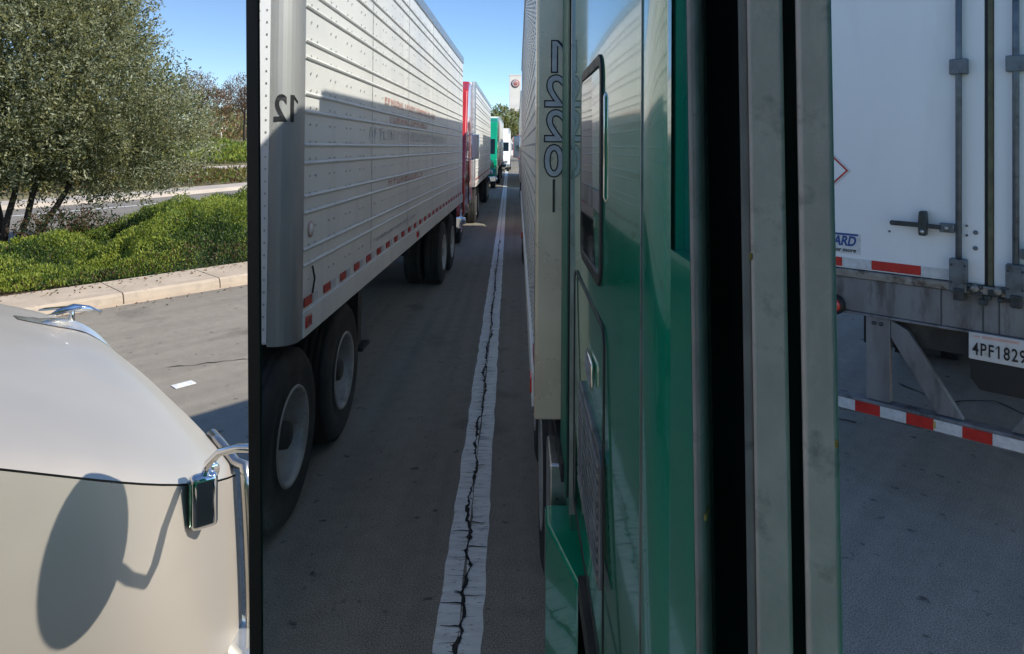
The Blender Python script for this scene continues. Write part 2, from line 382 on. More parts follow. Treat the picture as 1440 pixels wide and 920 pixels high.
# lane line: double white stripes with a wide crack along the middle; slight skew like the reflection shows
LX, LY, LS = -.425, -2.57, math.tan(R(0.72))
def lane_x(y): return LX + (LY - y) * (-LS) * 1.0
def line_strip(o0, o1, name, z, m, y0=-330, y1=-1.2):
    ys = [y1]
    while ys[-1] > y0: ys.append(ys[-1] - (.12 if ys[-1] > -14 else 4))
    v = []
    for y in ys:
        j = .007 if y > -14 else 0
        v += [(lane_x(y) + o0 + rnd.uniform(-j, j), y, z), (lane_x(y) + o1 + rnd.uniform(-j, j), y, z)]
    f = [(2 * i, 2 * i + 1, 2 * i + 3, 2 * i + 2) for i in range(len(ys) - 1)]
    return tag(MB().add(v, f).build(name, m), kind='structure')
line_strip(-.108, -.006, 'lane_stripe', .004, M['linepaint'])
line_strip(.006, .108, 'lane_stripe', .004, M['linepaint'])
line_strip(-.108, .108, 'lane_stripe', .004, M['linepaint'], y0=40, y1=-1.2) if False else None
def crack_mesh():
    v = []; f = []
    y = -1.2; off = 0.0; k = 0
    while y > -16:
        off += rnd.uniform(-.010, .010); off *= .93
        w = .002 + abs(rnd.gauss(0, .006)) + .006 * max(0, math.sin(y * 2.3) * math.sin(y * 7.1))
        v += [(lane_x(y) + off - w, y, .008), (lane_x(y) + off + w, y, .008)]
        if k: f.append((2 * k - 2, 2 * k - 1, 2 * k + 1, 2 * k))
        k += 1; y -= rnd.uniform(.012, .035) * (1 if y > -8 else 2)
    mb = MB().add(v, f)
    y = -1.3
    while y > -13:                                           # fine cross cracks through the paint
        y -= abs(rnd.gauss(.03, .03)) + .006
        sgn = rnd.choice((-1, 1)); ln = rnd.uniform(.03, .105); n_ = 4; ww = rnd.uniform(.0015, .0075) * rnd.random() ** .5
        pv = []
        yy = y
        for i in range(n_ + 1):
            yy += rnd.uniform(-.006, .006)
            x = lane_x(y) + sgn * (.004 + ln * i / n_)
            t = ww * (1 - .7 * i / n_)
            pv += [(x, yy - t, .0075), (x, yy + t, .0075)]
        mb.add(pv, [(2 * i, 2 * i + 1, 2 * i + 3, 2 * i + 2) for i in range(n_)])
    return mb
tag(crack_mesh().build('lane_line_crack', M['crack']), kind='structure')
def road_crack(pts, w=.006):
    mb = MB(); P = [Vector((p[0], p[1], .005)) for p in pts]; v = []
    Q = []
    for a_, b_ in zip(P[:-1], P[1:]):
        nn = max(3, int((b_ - a_).length / .08))
        for i in range(nn):
            q = a_.lerp(b_, i / nn); Q.append(q + Vector((rnd.uniform(-.02, .02), rnd.uniform(-.02, .02), 0)))
    for i, q in enumerate(Q):
        d = (Q[min(i + 1, len(Q) - 1)] - Q[max(i - 1, 0)]).normalized(); s_ = Vector((-d.y, d.x, 0)) * w * rnd.uniform(.3, 1.3)
        v += [q - s_, q + s_]
    mb.add(v, [(2 * i, 2 * i + 1, 2 * i + 3, 2 * i + 2) for i in range(len(Q) - 1)])
    return tag(mb.build('road_crack', M['crack']), kind='structure')
road_crack([(-6.9, 2.6), (-6.5, 3.4), (-6.2, 4.4), (-6.3, 5.6)], .008)
road_crack([(-1.6, 6.9), (-1.2, 6.7), (-.9, 7.0), (-.5, 6.7), (-.1, 6.9)], .012)
road_crack([(-2.1, 5.9), (-1.8, 5.7), (-1.55, 5.75)], .012)
tag(MB().box(-6.38, -6.27, 2.42, 2.60, .002, .006).build('lane_marker', M['linepaint']), kind='structure')
# white bay line ahead of the silver truck and a white strip behind painted as sunlight between trucks
tag(MB().box(-1.35, 1.8, -36.9, -36.7, .0, .0065).build('painted_sun_strip', M['linepaint']), kind='structure')

# ------------------------------------------------------------------ the door mirror and its frame
v = Vector((-math.sin(YAW), math.cos(YAW), 0)) + Vector((math.cos(YAW), math.sin(YAW), 0)) * (8 / 957) + Vector((0, 0, -17 / 957))
v.normalize()
nrm = (v + Vector((0, 1, 0))).normalized()           # points away from the camera
D0 = .24
right = nrm.cross(Vector((0, 0, 1))).normalized()
up = right.cross(nrm).normalized()
roll = Quaternion(nrm, R(-0.9)); right = roll @ right; up = roll @ up
mirror_root = thing('side_mirror', 'tall grey framed truck side mirror reflecting the queue and the green cab behind', 'side mirror')
CX = -.1213
org = EYE + nrm * D0 + right * CX + up * (-.09)
mirror_root.matrix_world = Matrix(((right.x, nrm.x, up.x, org.x), (right.y, nrm.y, up.y, org.y), (right.z, nrm.z, up.z, org.z), (0, 0, 0, 1)))
GL, GR = -.2150 - CX, -.0286 - CX                      # glass edges in the local frame
H0, H1 = -.225, .225
MB().box(GL, GR, 0, .004, H0, H1).build('mirror_glass', M['mirror'], mirror_root)
# black rubber gasket round the outer edge
g = MB()
g.box(GL - .0072, GL, -.0006, .012, H0 - .008, H1 + .008)
g.box(GL, GR, -.0035, .012, H1, H1 + .008); g.box(GL, GR, -.0035, .012, H0 - .008, H0)
g.box(GR - .0006, GR + .0003, -.0032, .012, H0, H1)
g.build('gasket', M['black'], mirror_root, bevel=.001)
s0 = lambda s_: s_ - CX
MB().box(s0(-.0290), s0(-.0252), -.0045, .014, H0 - .008, H1 + .008).build('bead', M['rimalu'], mirror_root, bevel=.0014)
MB().box(s0(-.0247), s0(-.0110), .018, .030, H0 - .02, H1 + .02).build('channel', M['blackgap'], mirror_root)  # black strip standing in for the shade inside the frame gap
MB().box(s0(-.0128), s0(-.0099), .0016, .034, H0 - .03, H1 + .03).build('frame_lip', M['rimalu'], mirror_root, bevel=.0008)
MB().box(s0(-.0098), s0(.0012), -.001, .034, H0 - .03, H1 + .03).build('frame_rail', M['framealu'], mirror_root, bevel=.0012)
MB().box(s0(.0012), s0(.0052), .009, .034, H0 - .03, H1 + .03).build('frame_seal', M['black'], mirror_root)
MB().box(s0(.0052), s0(.0158), -.001, .034, H0 - .03, H1 + .03).build('frame_rail', M['framealu'], mirror_root, bevel=.0016)
# back shell, a shallow rounded tray
pl = [(GL - .009, .0125), (GL - .004, .035), (GL + .02, .055), (GR - .01, .060), (s0(-.0128), .050), (s0(-.0128), .0345), (GR + .003, .0345), (GR + .002, .0305), (GR + .002, .0125)]
MB().prism(pl, 'z', H0 - .01, H1 + .01).build('back_shell', M['framealu'], mirror_root, bevel=.003)
for z_ in (H0 + .03, H1 - .03):
    MB().tube([(s0(.006), .034, z_), (s0(.03), .05, z_), (s0(.09), .02, z_), (s0(.13), -.02, z_)], .009, 12).build('mounting_arm', M['alu'], mirror_root)
for x_, z_, r_, yf in ((s0(-.0252), -.035, .0009, -.0047), (s0(-.0098), .052, .0009, -.0012), (s0(.0150), -.006, .0010, -.0012)):
    MB().box(x_ - r_ * .6, x_ + r_ * .6, yf, .002, z_ - r_, z_ + r_ * 1.4).build('paint_chip', M['dot'], mirror_root, bevel=.0003)

# ------------------------------------------------------------------ wheels
def wheel_parts(parent, x, y, side, dual=True, r=.51, rim=None, name='wheel'):
    """side +1: outer face towards +x"""
    w = .27
    def tp(x0):
        return [(x0, .29), (x0 + .012, .30), (x0 + .004, .36), (x0 - .004, .43), (x0 + .012, r - .03), (x0 + .035, r - .004), (x0 + .06, r), (x0 + .061, r - .012), (x0 + .071, r - .012), (x0 + .072, r), (x0 + .105, r), (x0 + .106, r - .012), (x0 + .116, r - .012), (x0 + .117, r),
                (x0 + w - .117, r), (x0 + w - .116, r - .012), (x0 + w - .106, r - .012), (x0 + w - .105, r), (x0 + w - .07, r), (x0 + w - .04, r - .004), (x0 + w - .012, r - .03), (x0 + w + .004, .43), (x0 + w - .004, .36), (x0 + w - .012, .30), (x0 + w, .29), (x0, .29)]
    mb = MB(); s_ = -1
    mb.lathe([(s_ * a_ * side, q) for a_, q in tp(0)], (x, y, r), 44)
    if dual: mb.lathe([(s_ * a_ * side, q) for a_, q in tp(.32)], (x, y, r), 44)
    o = mb.build(name, M['tyre'], parent)
    for k in range(4):
        pass
    rm = MB()
    q = side
    dish = -.15 if dual else -.03
    prof = [(-.012 * q, .293), (.006 * q, .285), (.004 * q, .268), (-.03 * q, .255), (dish * q * .8, .245), (dish * q, .225), (dish * q - .01 * q, .12), (dish * q + .03 * q, .105), (dish * q + .05 * q, .10), (dish * q + .06 * q, .0)]
    rm.lathe(prof, (x, y, r), 36)
    for k in range(10):
        t = 2 * math.pi * k / 10
        cy, cz = y + .155 * math.cos(t), r + .155 * math.sin(t)
        rm.lathe([((dish - .012) * q, .016), ((dish + .022) * q, .016), ((dish + .026) * q, 0)], (x, cy, cz), 6)
    o2 = rm.build('rim', rim or M['rim'], o)
    MB().lathe([((dish - .01) * q, .125), ((dish + .035) * q, .11), ((dish + .07) * q, .085), ((dish + .12) * q, .078), ((dish + .13) * q, .06), ((dish + .13) * q, 0)], (x, y, r), 24).build('hub', M['darksteel'] if dual else M['chrome'], o)
    hh = MB()
    for k in range(10):
        t = 2 * math.pi * (k + .5) / 10
        hh.lathe([((dish + .001) * q, .024), ((dish + .006) * q, .020), ((dish + .006) * q, 0)], (x, y + .195 * math.cos(t), r + .195 * math.sin(t)), 10)
    tag(hh.build('hand_hole', M['black'], o), kind='stuff')
    return o

def tread_part(): pass

# ------------------------------------------------------------------ trailers
def rrect(x0, x1, y0, y1, r, n=6):
    """plan outline; rounded at the +y corners only"""
    p = [(x0, y0), (x1, y0)]
    for k in range(n + 1):
        t = k / n * math.pi / 2; p.append((x1 - r + r * math.cos(t), y1 - r + r * math.sin(t)))
    for k in range(n + 1):
        t = math.pi / 2 + k / n * math.pi / 2; p.append((x0 + r + r * math.cos(t), y1 - r + r * math.sin(t)))
    return p
RIBS = [1.525, 1.62, 1.84, 1.94, 2.14, 2.25, 2.45, 2.56, 2.78, 2.88, 3.09, 3.19, 3.40, 3.50, 3.71, 3.81]
def trailer(label, x, y, rz, L, ribbed=0, taped=True, side='whiteside', r=.15, detail=2, cat='trailer', axles=(-7.0, -8.25), post='alu', group=None, zb=1.10):
    t = thing('semi_trailer', label, cat, (x, y, 0), rz, group)
    H = 4.10
    MB().prism(rrect(-1.28, 1.28, -L, -.01, r), 'z', zb + .01, H - .02).build('cargo_box', M[side], t)
    # corner posts wrap the rounded front corners, 5 mm proud
    for s_ in (-1, 1):
        c = (s_ * (1.28 - r), -.01 - r); pv = []
        R1 = r + .010; n = 8
        out = [(c[0] + s_ * R1 * math.cos(k / n * math.pi / 2), c[1] + R1 * math.sin(k / n * math.pi / 2)) for k in range(n + 1)]
        out = [(out[0][0], out[0][1] - .05)] + out + [(out[-1][0] - s_ * .02, out[-1][1])]
        inn = [(c[0] + s_ * (r - .01) * math.cos(k / n * math.pi / 2), c[1] + (r - .01) * math.sin(k / n * math.pi / 2)) for k in range(n, -1, -1)]
        inn = [(inn[0][0] - s_ * .02, inn[0][1])] + inn + [(inn[-1][0], inn[-1][1] - .05)]
        MB().prism(out + inn, 'z', zb, H, smooth=False).build('corner_post', M[post], t)
    f = MB().box(-1.28 + r + .022, 1.28 - r - .022, -.012, .004, zb + .02, H - .02)
    fp = f.build('front_panel', M['white'], t)
    if detail > 1:
        rv = MB()
        for px_ in (-1.08, -.7, -.35, 0, .35, .7, 1.08):
            z_ = zb + .1
            while z_ < H - .05:
                rv.box(px_ - .005, px_ + .005, .004, .006, z_ - .005, z_ + .005); z_ += .055
        for dx in (1.125, 1.05):
            z_ = zb + .1
            while z_ < H - .05:
                rv.box(dx - .005, dx + .005, .004, .006, z_ - .006, z_ + .006); z_ += .07
        tag(rv.build('rivet', M['alu'], fp), kind='stuff')
    for s_ in (-1, 1):
        xx = 1.284 * s_
        MB().box(xx - .006 * s_, xx + .014 * s_, -L, -r - .06, H - .12, H).build('top_rail', M['alu'], t)
        MB().box(xx - .006 * s_, xx + .014 * s_, -L, -r - .06, zb, zb + .155).build('bottom_rail', M['whiteside'], t, bevel=.004)
        if ribbed and (s_ == 1 or ribbed > 1):
            o = MB().prism([(xx, -.013), (xx + .006 * s_, -.009), (xx + .011 * s_, 0), (xx + .006 * s_, .009), (xx, .013)], 'y', -L + .05, -r - .07).build('rib', M['whiteside'], t)
            o.location.z = RIBS[0]
            for z_ in RIBS[1:]: share(o, t, (0, 0, z_))
            if detail > 1:
                rv = MB(); yy = -r - .18; i = 0
                while yy > -L + .1:
                    if i % 9 == 8:   # lap seam between panels
                        rv.box(xx, xx + .003 * s_, yy - .003, yy + .003, zb + .26, H - .13)
                    z_ = zb + .33
                    while z_ < H - .16:
                        rv.box(xx, xx + .004 * s_, yy - .006, yy + .006, z_ - .006, z_ + .006); z_ += .105
                    yy -= .30 if i % 2 else .12; i += 1
                tag(rv.build('rivet', M['alu'], t), kind='stuff')
        # reflective tape: red and white strips
        ts = {}
        for ci, mm in ((0, 'tapered'), (1, 'tapewhite')):
            ts[ci] = MB().box(xx, xx + .006 * s_, -.14 if ci == 0 else -.10, 0, -.027, .027).build('reflective_strip', M[mm], t)
        yy = -r - .10; i = 0
        first = {0: True, 1: True}
        while yy > -L + .3 and (taped or i < 2):
            ci = i % 2
            if first[ci]: ts[ci].location = (.0, yy, zb + .20); first[ci] = False
            else: share(ts[ci], t, (0, yy, zb + .20))
            yy -= .16 if ci == 0 else .24; i += 1
        MB().box(xx, xx + .022 * s_, -r - .20, -r - .09, zb + .05, zb + .12).build('marker_light', M['redlens'], t, bevel=.005)
        MB().box(xx + .010 * s_, xx + .034 * s_, -L * .42 - .1, -L * .42, zb + .05, zb + .12).build('marker_light', M['redlens'], t, bevel=.005)
        # landing gear
        lg = MB().box(s_ * 1.02, s_ * 1.15, -2.22, -2.09, .50, zb).box(s_ * .96, s_ * 1.21, -2.28, -2.02, .47, .50)
        lg.build('landing_leg', M['darksteel'], t)
        for yy in axles:
            wheel_parts(t, s_ * 1.27, yy, s_, True)
    MB().box(-.5, -.4, -L, -1.2, zb - .25, zb).box(.4, .5, -L, -1.2, zb - .25, zb).build('chassis_rail', M['darksteel'], t)
    MB().tube([(-1.0, -2.15, .8), (1.0, -2.15, .8)], .03, 8).build('cross_shaft', M['darksteel'], t)
    for yy in axles: MB().tube([(-1.1, yy, .51), (1.1, yy, .51)], .07, 10).build('axle', M['darksteel'], t)
    MB().box(-1.22, -.62, -L + .5, -L + .515, .30, zb).box(.62, 1.22, -L + .5, -L + .515, .30, zb).build('mud_flap', M['black'], t)
    MB().box(-1.2, 1.2, -L - .015, -L, .47, .57).box(-.6, -.5, -L - .012, -L + .05, .57, zb).box(.5, .6, -L - .012, -L + .05, .57, zb).build('rear_guard', M['greymetal'], t)
    for s_ in (-1, 1): MB().box(s_ * .01, s_ * 1.24, -L - .03, -L, zb + .22, H - .1).build('rear_door', M['white'], t, bevel=.006)
    return t

# trailer 12, coupled to the silver tractor
T12 = trailer('long white ribbed trailer marked 12 on its front corner post', -2.735, -3.44, R(.72), 10.3, ribbed=2, detail=2, r=.115, post='postgrey', axles=(-7.35, -8.6))
for ch, an in (('1', 42), ('2', 72)):
    text('unit_number', ch, .215, M['blackink'], T12, (1.28 - .115, -.125, 2.45), '+y', sx=.70, depth=.0012, bold=.005, bend=(.129, R(an)))
# faded lettering on the long side
def ghost_letters(parent, y0, y1, z, h, m, n, seed, name='faded_lettering'):
    q = random.Random(seed); mb = MB(); xx = 1.2845
    w = (y0 - y1) / n
    for i in range(n):
        ya = y0 - i * w; t_ = w * .16
        k = q.choice('HILOEFTU')
        xb = xx + .0010
        if k in 'HLEFUO': mb.box(xx, xb, ya - t_, ya, z, z + h)
        if k in 'HUO': mb.box(xx, xb, ya - w * .72, ya - w * .72 + t_, z, z + h)
        if k in 'IT': mb.box(xx, xb, ya - w * .42, ya - w * .42 + t_, z, z + h)
        if k in 'EFTO': mb.box(xx, xb - .0002, ya - w * .72, ya - t_ * .5, z + h - .02, z + h - .001)
        if k in 'LEUO': mb.box(xx, xb - .0002, ya - w * .72, ya - t_ * .5, z + .001, z + .02)
        if k in 'HEF': mb.box(xx, xb - .0002, ya - w * .6, ya - t_ * .5, z + h * .48, z + h * .48 + .02)
    return mb.build(name, m, parent)
ghost_letters(T12, -2.5, -6.0, 2.635, .075, M['redink'], 24, 5)
ghost_letters(T12, -2.7, -5.2, 2.475, .060, M['redink'], 12, 6)
ghost_letters(T12, -1.9, -7.4, 2.30, .11, M['greyink'], 30, 8)
ghost_letters(T12, -2.7, -4.9, 1.86, .06, M['redink'], 10, 10)
ghost_letters(T12, -2.2, -4.4, 1.40, .035, M['tapewhite'], 20, 11)
MB().lathe([(0, .05), (.003, .05), (.003, 0)], (1.284, -.33, 1.73), 20).build('round_sticker', M['redink'], T12)
MB().lathe([(.0032, .036), (.004, .036), (.004, 0)], (1.284, -.33, 1.73), 20).build('round_sticker_centre', M['greyink'], T12)
MB().tube([(1.29, -.36, 1.33), (1.30, -.37, 1.42), (1.29, -.355, 1.50)], .006, 6).build('cable', M['black'], T12)

# own trailer behind the green cab
OT = trailer('plain white riveted trailer with 1220 on its stainless corner beside the green cab', 1.195, -2.46, R(0), 12.6, ribbed=0, taped=False, detail=2, r=.05, axles=(-10.2, -11.4), post='steel', zb=1.10)
rv = MB()
yy = -.15
while yy > -12.4:
    z_ = 1.3
    while z_ < 3.95:
        rv.box(-1.285, -1.280, yy - .006, yy + .006, z_ - .006, z_ + .006); z_ += .08
    yy -= .13
tag(rv.build('side_rivet', M['alu'], OT), kind='stuff')
MB().box(-1.290, -1.035, -.02, .012, 1.092, 4.06).build('corner_plate', M['litsteel'], OT, bevel=.012)
for i, ch in enumerate('1220'):
    text('unit_number', ch, .185, M['tapewhite'], OT, (-1.213, .0155, 2.625 - i * .148), '+y', sx=.92, depth=.0010, bold=.0015)
    text('unit_number_outline', ch, .185, M['blackink'], OT, (-1.213, .0136, 2.625 - i * .148), '+y', sx=.92, depth=.0008, bold=.0075)
MB().box(-1.218, -1.209, .010, .0165, 1.97, 2.11).build('number_rivet_strip', M['darksteel'], OT)

# ------------------------------------------------------------------ tractors
def tractor(label, x, y, rz, paint, axle_y=(-4.5, -5.7), hood_z=1.75, roof=3.8, sleeper=1.6, hood=True, hood_len=1.7, cab_len=1.7, mirrors=True, name='semi_tractor', group=None, width=1.0, cat='truck', rear=True):
    t = thing(name, label, cat, (x, y, 0), rz, group)
    P = M[paint]; W = 1.18 * width
    yc = -hood_len; ys = yc - cab_len; ye = ys - sleeper
    if hood:
        def hf(u, v_):
            yy = -.05 - u * hood_len; a_ = v_ * math.pi
            wd = (.62 + .42 * min(1, u * 1.6) ** .6); top = 1.36 + (hood_z - 1.36) * u ** .6
            cx_ = math.cos(a_); cz = math.sin(a_)
            px_ = math.copysign(abs(cx_) ** .45, cx_) * wd; pz = .95 + (top - .95) * cz ** .45
            return (px_, yy, pz)
        hm = MB().grid(hf, 12, 24)
        pr = [hf(0, k / 24) for k in range(25)]
        hm.add(pr, [tuple(range(25))])
        hm.build('hood', P, t)
        MB().box(-.5, .5, -.06, -.01, .72, 1.40).build('grille', M['chrome'], t, bevel=.02)
        for s_ in (-1, 1):
            # fender arch
            pts = []
            fe = []
            for k in range(9):
                a_ = math.pi * k / 8; fe.append((-1.05 + .62 * math.cos(a_), .55 + .60 * math.sin(a_)))
            for k in range(8, -1, -1):
                a_ = math.pi * k / 8; fe.append((-1.05 + .56 * math.cos(a_), .55 + .54 * math.sin(a_)))
            MB().prism(fe, 'x', s_ * .62, s_ * (W - .04)).build('fender', P, t, bevel=.01)
            MB().box(s_ * .66, s_ * 1.0, -.40, -.12, .78, 1.02).build('headlight', M['headlamp'], t, bevel=.05, seg=3)
    cabp = [(ys, .62), (yc + .1, .62), (yc + .12, 1.55), (yc - .02, hood_z + .02), (yc - .55, 2.75), (yc - .9, roof - .25), (ys, roof)]
    MB().prism(cabp, 'x', -W, W).build('cab', P, t, bevel=.05, seg=3)
    if sleeper: MB().box(-W, W, ye, ys + .02, .75, roof + .02).build('sleeper', P, t, bevel=.06, seg=3)
    # windscreen follows the sloped front of the cab, door windows each side
    dy, dz = -.53, 2.73 - hood_z
    q = lambda k, o: (yc - .02 + dy * k + .012 * o, hood_z + .02 + dz * k + .01 * o)
    MB().prism([q(.08, 0), q(.08, 1), q(.93, 1), q(.93, 0)], 'x', -W + .12, W - .12).build('windscreen', M['glassdark'], t)
    for s_ in (-1, 1):
        MB().prism([(yc - .35, hood_z + .10), (yc - .62, 2.62), (ys + .35, 2.66), (ys + .35, hood_z + .10)], 'x', s_ * (W - .01), s_ * (W + .008)).build('door_window', M['glassdark'], t)
        MB().box(s_ * (W - .01), s_ * (W + .014), ys + .28, ys + .295, .72, 2.9).build('door_seam', M['black'], t)
        MB().lathe([(-.75, .30), (-.72, .33), (.72, .33), (.75, .30), (.75, 0)], (s_ * (W - .32), ys - .2, .72), 24, 'y').lathe([(-.75, .30), (-.75, 0)], (s_ * (W - .32), ys - .2, .72), 24, 'y').build('fuel_tank', M['chrome'], t)
        wheel_parts(t, s_ * (W - .05), -1.05, s_, False, rim=M['chrome'])
        for yy in axle_y: wheel_parts(t, s_ * 1.245, yy, s_, True)
        if mirrors:
            o = MB().box(s_ * (W + .12), s_ * (W + .32), yc - .42, yc - .36, 1.95, 2.55).build('door_mirror', M['chrome'], t, bevel=.02)
            MB().tube([(s_ * (W - .02), yc - .38, 2.5), (s_ * (W + .2), yc - .38, 2.6)], .015, 8).tube([(s_ * (W - .02), yc - .38, 1.95), (s_ * (W + .2), yc - .38, 1.93)], .015, 8).build('mirror_bracket', M['chrome'], o)
    MB().box(-.42, -.34, axle_y[-1] - .6, -.5, .72, .98).box(.34, .42, axle_y[-1] - .6, -.5, .72, .98).build('chassis_rail', M['darksteel'], t)
    for yy in list(axle_y) + [-1.05]: MB().tube([(-1.0, yy, .51), (1.0, yy, .51)], .07, 10).build('axle', M['darksteel'], t)
    MB().box(-.5, .5, axle_y[0] - 1.1, axle_y[0] + .3, 1.0, 1.07).build('fifth_wheel_plate', M['darksteel'], t, bevel=.01)
    bm_ = MB().prism([(-.98 * W, -.35), (-.75 * W, 0), (.75 * W, 0), (.98 * W, -.35), (.98 * W, -.45), (-.98 * W, -.45)], 'z', .40, .68)
    bm_.build('bumper', M['chrome'], t, bevel=.03, seg=3)
    return t

# ---- silver tractor beside us
ST = tractor('champagne silver truck with chrome ornament and the round shadow on its hood', -2.75, .87, 0, 'silver', axle_y=(-4.52, -5.72), hood_z=2.1, roof=3.6, sleeper=0, hood=False, hood_len=1.75, cab_len=1.75)
def hood_w(y):                       # half width (local), y from 0 (front) backwards
    f_ = max(0.0, min(1.0, (y + .42) / .42)); return 1.10 - .19 * f_ ** 2.4
def crown(y):  return 1.515 + .39 * (-y) ** 1.0 if y > -.6 else 1.749 + .24 * (-y - .6)
def seam(y):   return 1.310 + .50 * (-y) if y > -.6 else 1.610 + .24 * (-y - .6)
HL = 1.72
def hood_top(u, v_):
    y = -u * HL; w = hood_w(y) ; c = crown(y); s_ = seam(y)
    fr = max(0.0, 1 - u / .10); drop = .10 * fr ** 2
    a_ = (1 - 2 * v_) * 1.0
    aa = abs(a_)
    x = a_ * w
    z = s_ + .001 + (c - s_ - drop) * (.60 * (1 - aa ** 2.0) + .40 * max(0.0, 1 - aa ** 3.0) ** .6)
    return (x, y, z)
MB().grid(hood_top, 40, 64).build('hood', M['silver'], ST)
def hood_side(sg):
    def fn(u, v_):
        y = -u * HL; s_ = seam(y) - .004
        z = s_ - v_ * (s_ - .52)
        bulge = .020 * math.sin(min(1, v_ * 1.1) * math.pi) + .035 * v_
        return (sg * (hood_w(y) + .001 + bulge), y, z)
    return fn
for sg in (-1, 1):
    MB().grid(hood_side(sg), 40, 24).build('side_fender', M['silver'], ST)
    def seam_fn(u, v_, sg=sg):
        y = -u * HL; return (sg * (hood_w(y) - .012 * 1), y, seam(y) + .0005 - .008 * v_)
    MB().grid(seam_fn, 40, 1).build('hood_seam', M['seam'], ST)
# front shell: chromed grille surround following the front edge of the hood
def front(u, v_):
    a_ = 1 - 2 * u; w = hood_w(0)
    x = w * a_; zt = seam(0) + (crown(0) - seam(0) - .10) * (.60 * (1 - abs(a_) ** 2.0) + .40 * max(0.0, 1 - abs(a_) ** 3.0) ** .6)
    y = .07 * math.cos(a_ * math.pi / 2) ** .5
    return (x * 1.0, y * math.sin(min(1, v_ * 6) * math.pi / 2), zt - v_ * (zt - .5))
MB().grid(front, 40, 24).build('grille', M['darksteel'], ST)
for sg in (-1, 1):                    # bright trim strip down the front corner
    pts = [(sg * (hood_w(-.02) + .008 + .02 * math.sin(min(1, k / 14 * 1.1) * math.pi) + .035 * k / 14), .012, (seam(0) + .03) - k / 14 * (seam(0) - .5)) for k in range(15)]
    tp_ = [hood_top(0, (1 - a_ * sg) / 2) for a_ in (.80, .86, .92, .97)]
    pts = [(p[0], .012, p[2] + .004) for p in tp_] + pts
    MB().tube(pts, .015, 10).build('grille_trim', M['steel'], ST)
for k in range(8):
    MB().box(-.60, .60, .050, .085, .62 + k * .068, .645 + k * .068).build('grille_bar', M['chrome'], ST, bevel=.006)
for s_ in (-1, 1):
    MB().box(s_ * .88, s_ * 1.08, -.08, .03, .70, .92).build('headlight', M['headlamp'], ST, bevel=.03, seg=3)
# ornament on the nose: polished base wedge and a small winged figure
ob_ = MB()
def orn(u, v_):
    y = -.02 - u * .30; w = .036 + .030 * math.sin(u * math.pi)
    x = (v_ * 2 - 1) * w; z = crown(min(0, y)) - (.10 * max(0.0, 1 + y / .172) ** 2 if y > -.172 else 0) + .004 + .022 * (1 - abs(v_ * 2 - 1) ** 2) * math.sin(min(1, u * 1.3) * math.pi) ** .5
    return (x, y, z)
base = ob_.grid(orn, 14, 10).build('ornament_base', M['satin'], ST)
zc = crown(-.12) + .02
wing = MB()
wing.tube([(0, .10, zc - .005), (0, .05, zc + .020), (0, -.01, zc + .035), (0, -.07, zc + .028), (0, -.10, zc + .02)], [.004, .014, .018, .012, .004], 10)
wing.tube([(0, -.02, zc - .02), (0, -.015, zc + .03)], [.014, .010], 10)
for sg in (-1, 1):
    wing.prism([(.02 * sg * 0, .03), (sg * .035, .0), (sg * .075, -.10), (sg * .06, -.13), (sg * .03, -.06), (0, -.04)], 'z', zc + .030, zc + .038)
wing.build('ornament_wings', M['chrome'], base, bevel=.002)
ow = base.children[0]; ow.scale = (.85, .78, .8); ow.location = (0, -.145, zc * .2 + .034)
# fender mirror: chrome base head, bent pipe, oval mirror (the one that throws the shadow)
hx, hy = -2.75, .87
def loc(p): return (p[0] - hx, p[1] - hy, p[2])
hd = MB().box(-.018, .018, -.032, .032, -.066, .066).build('lamp_head', M['chrome'], ST, bevel=.014, seg=3)
hd.location = loc((-1.676, .712, 1.360)); hd.rotation_euler = (R(0), 0, R(-14))
MB().box(-.014, .015, -.0345, -.030, -.052, .050).build('lamp_glass', M['lampglass'], hd, bevel=.003)
fl = MB().lathe([(0, .0), (.010, .018), (0, .022)], loc((-1.688, .735, 1.42)), 18).build('pipe_flange', M['chrome'], ST)
arm = [(-1.674, .712, 1.415), (-1.665, .720, 1.452), (-1.632, .732, 1.484), (-1.585, .752, 1.502), (-1.50, .786, 1.516), (-1.42, .83, 1.522), (-1.375, .848, 1.535), (-1.345, .842, 1.59), (-1.335, .80, 1.67)]
pa = MB().tube([loc(p) for p in arm], .0100, 12).build('mirror_pipe', M['chrome'], ST)
mo = MB()
def oval(u, v_):
    t = 2 * math.pi * v_
    return (math.cos(t) * .090 * math.sin(u * math.pi / 2), .045 * math.cos(u * math.pi / 2), math.sin(t) * .158 * math.sin(u * math.pi / 2))
mo.grid(oval, 8, 32)
mo.add([(math.cos(2 * math.pi * k / 32) * .090, 0, math.sin(2 * math.pi * k / 32) * .158) for k in range(32)], [tuple(range(32))])
mm_ = mo.build('fender_mirror', M['chrome'], ST); mm_.location = loc((-1.332, .768, 1.70))

# ---- our own green cab: only its left flank is close enough to be seen, the rest is a plain conventional tractor
GT = thing('green_truck', 'dark green glossy sleeper cab reflected at the right edge of the mirror', 'truck', (1.2, 2.3, 0))
def gx(a_): return a_ - 1.2
def gy(a_): return a_ - 2.3
X0 = .02
def gbox(name, m, x0, x1, y0, y1, z0, z1, bevel=0, seg=2, parent=None):
    return MB().box(gx(x0), gx(x1), gy(y0), gy(y1), z0, z1).build(name, m, parent or GT, bevel, seg)
G = M['green']
XR = 2.38
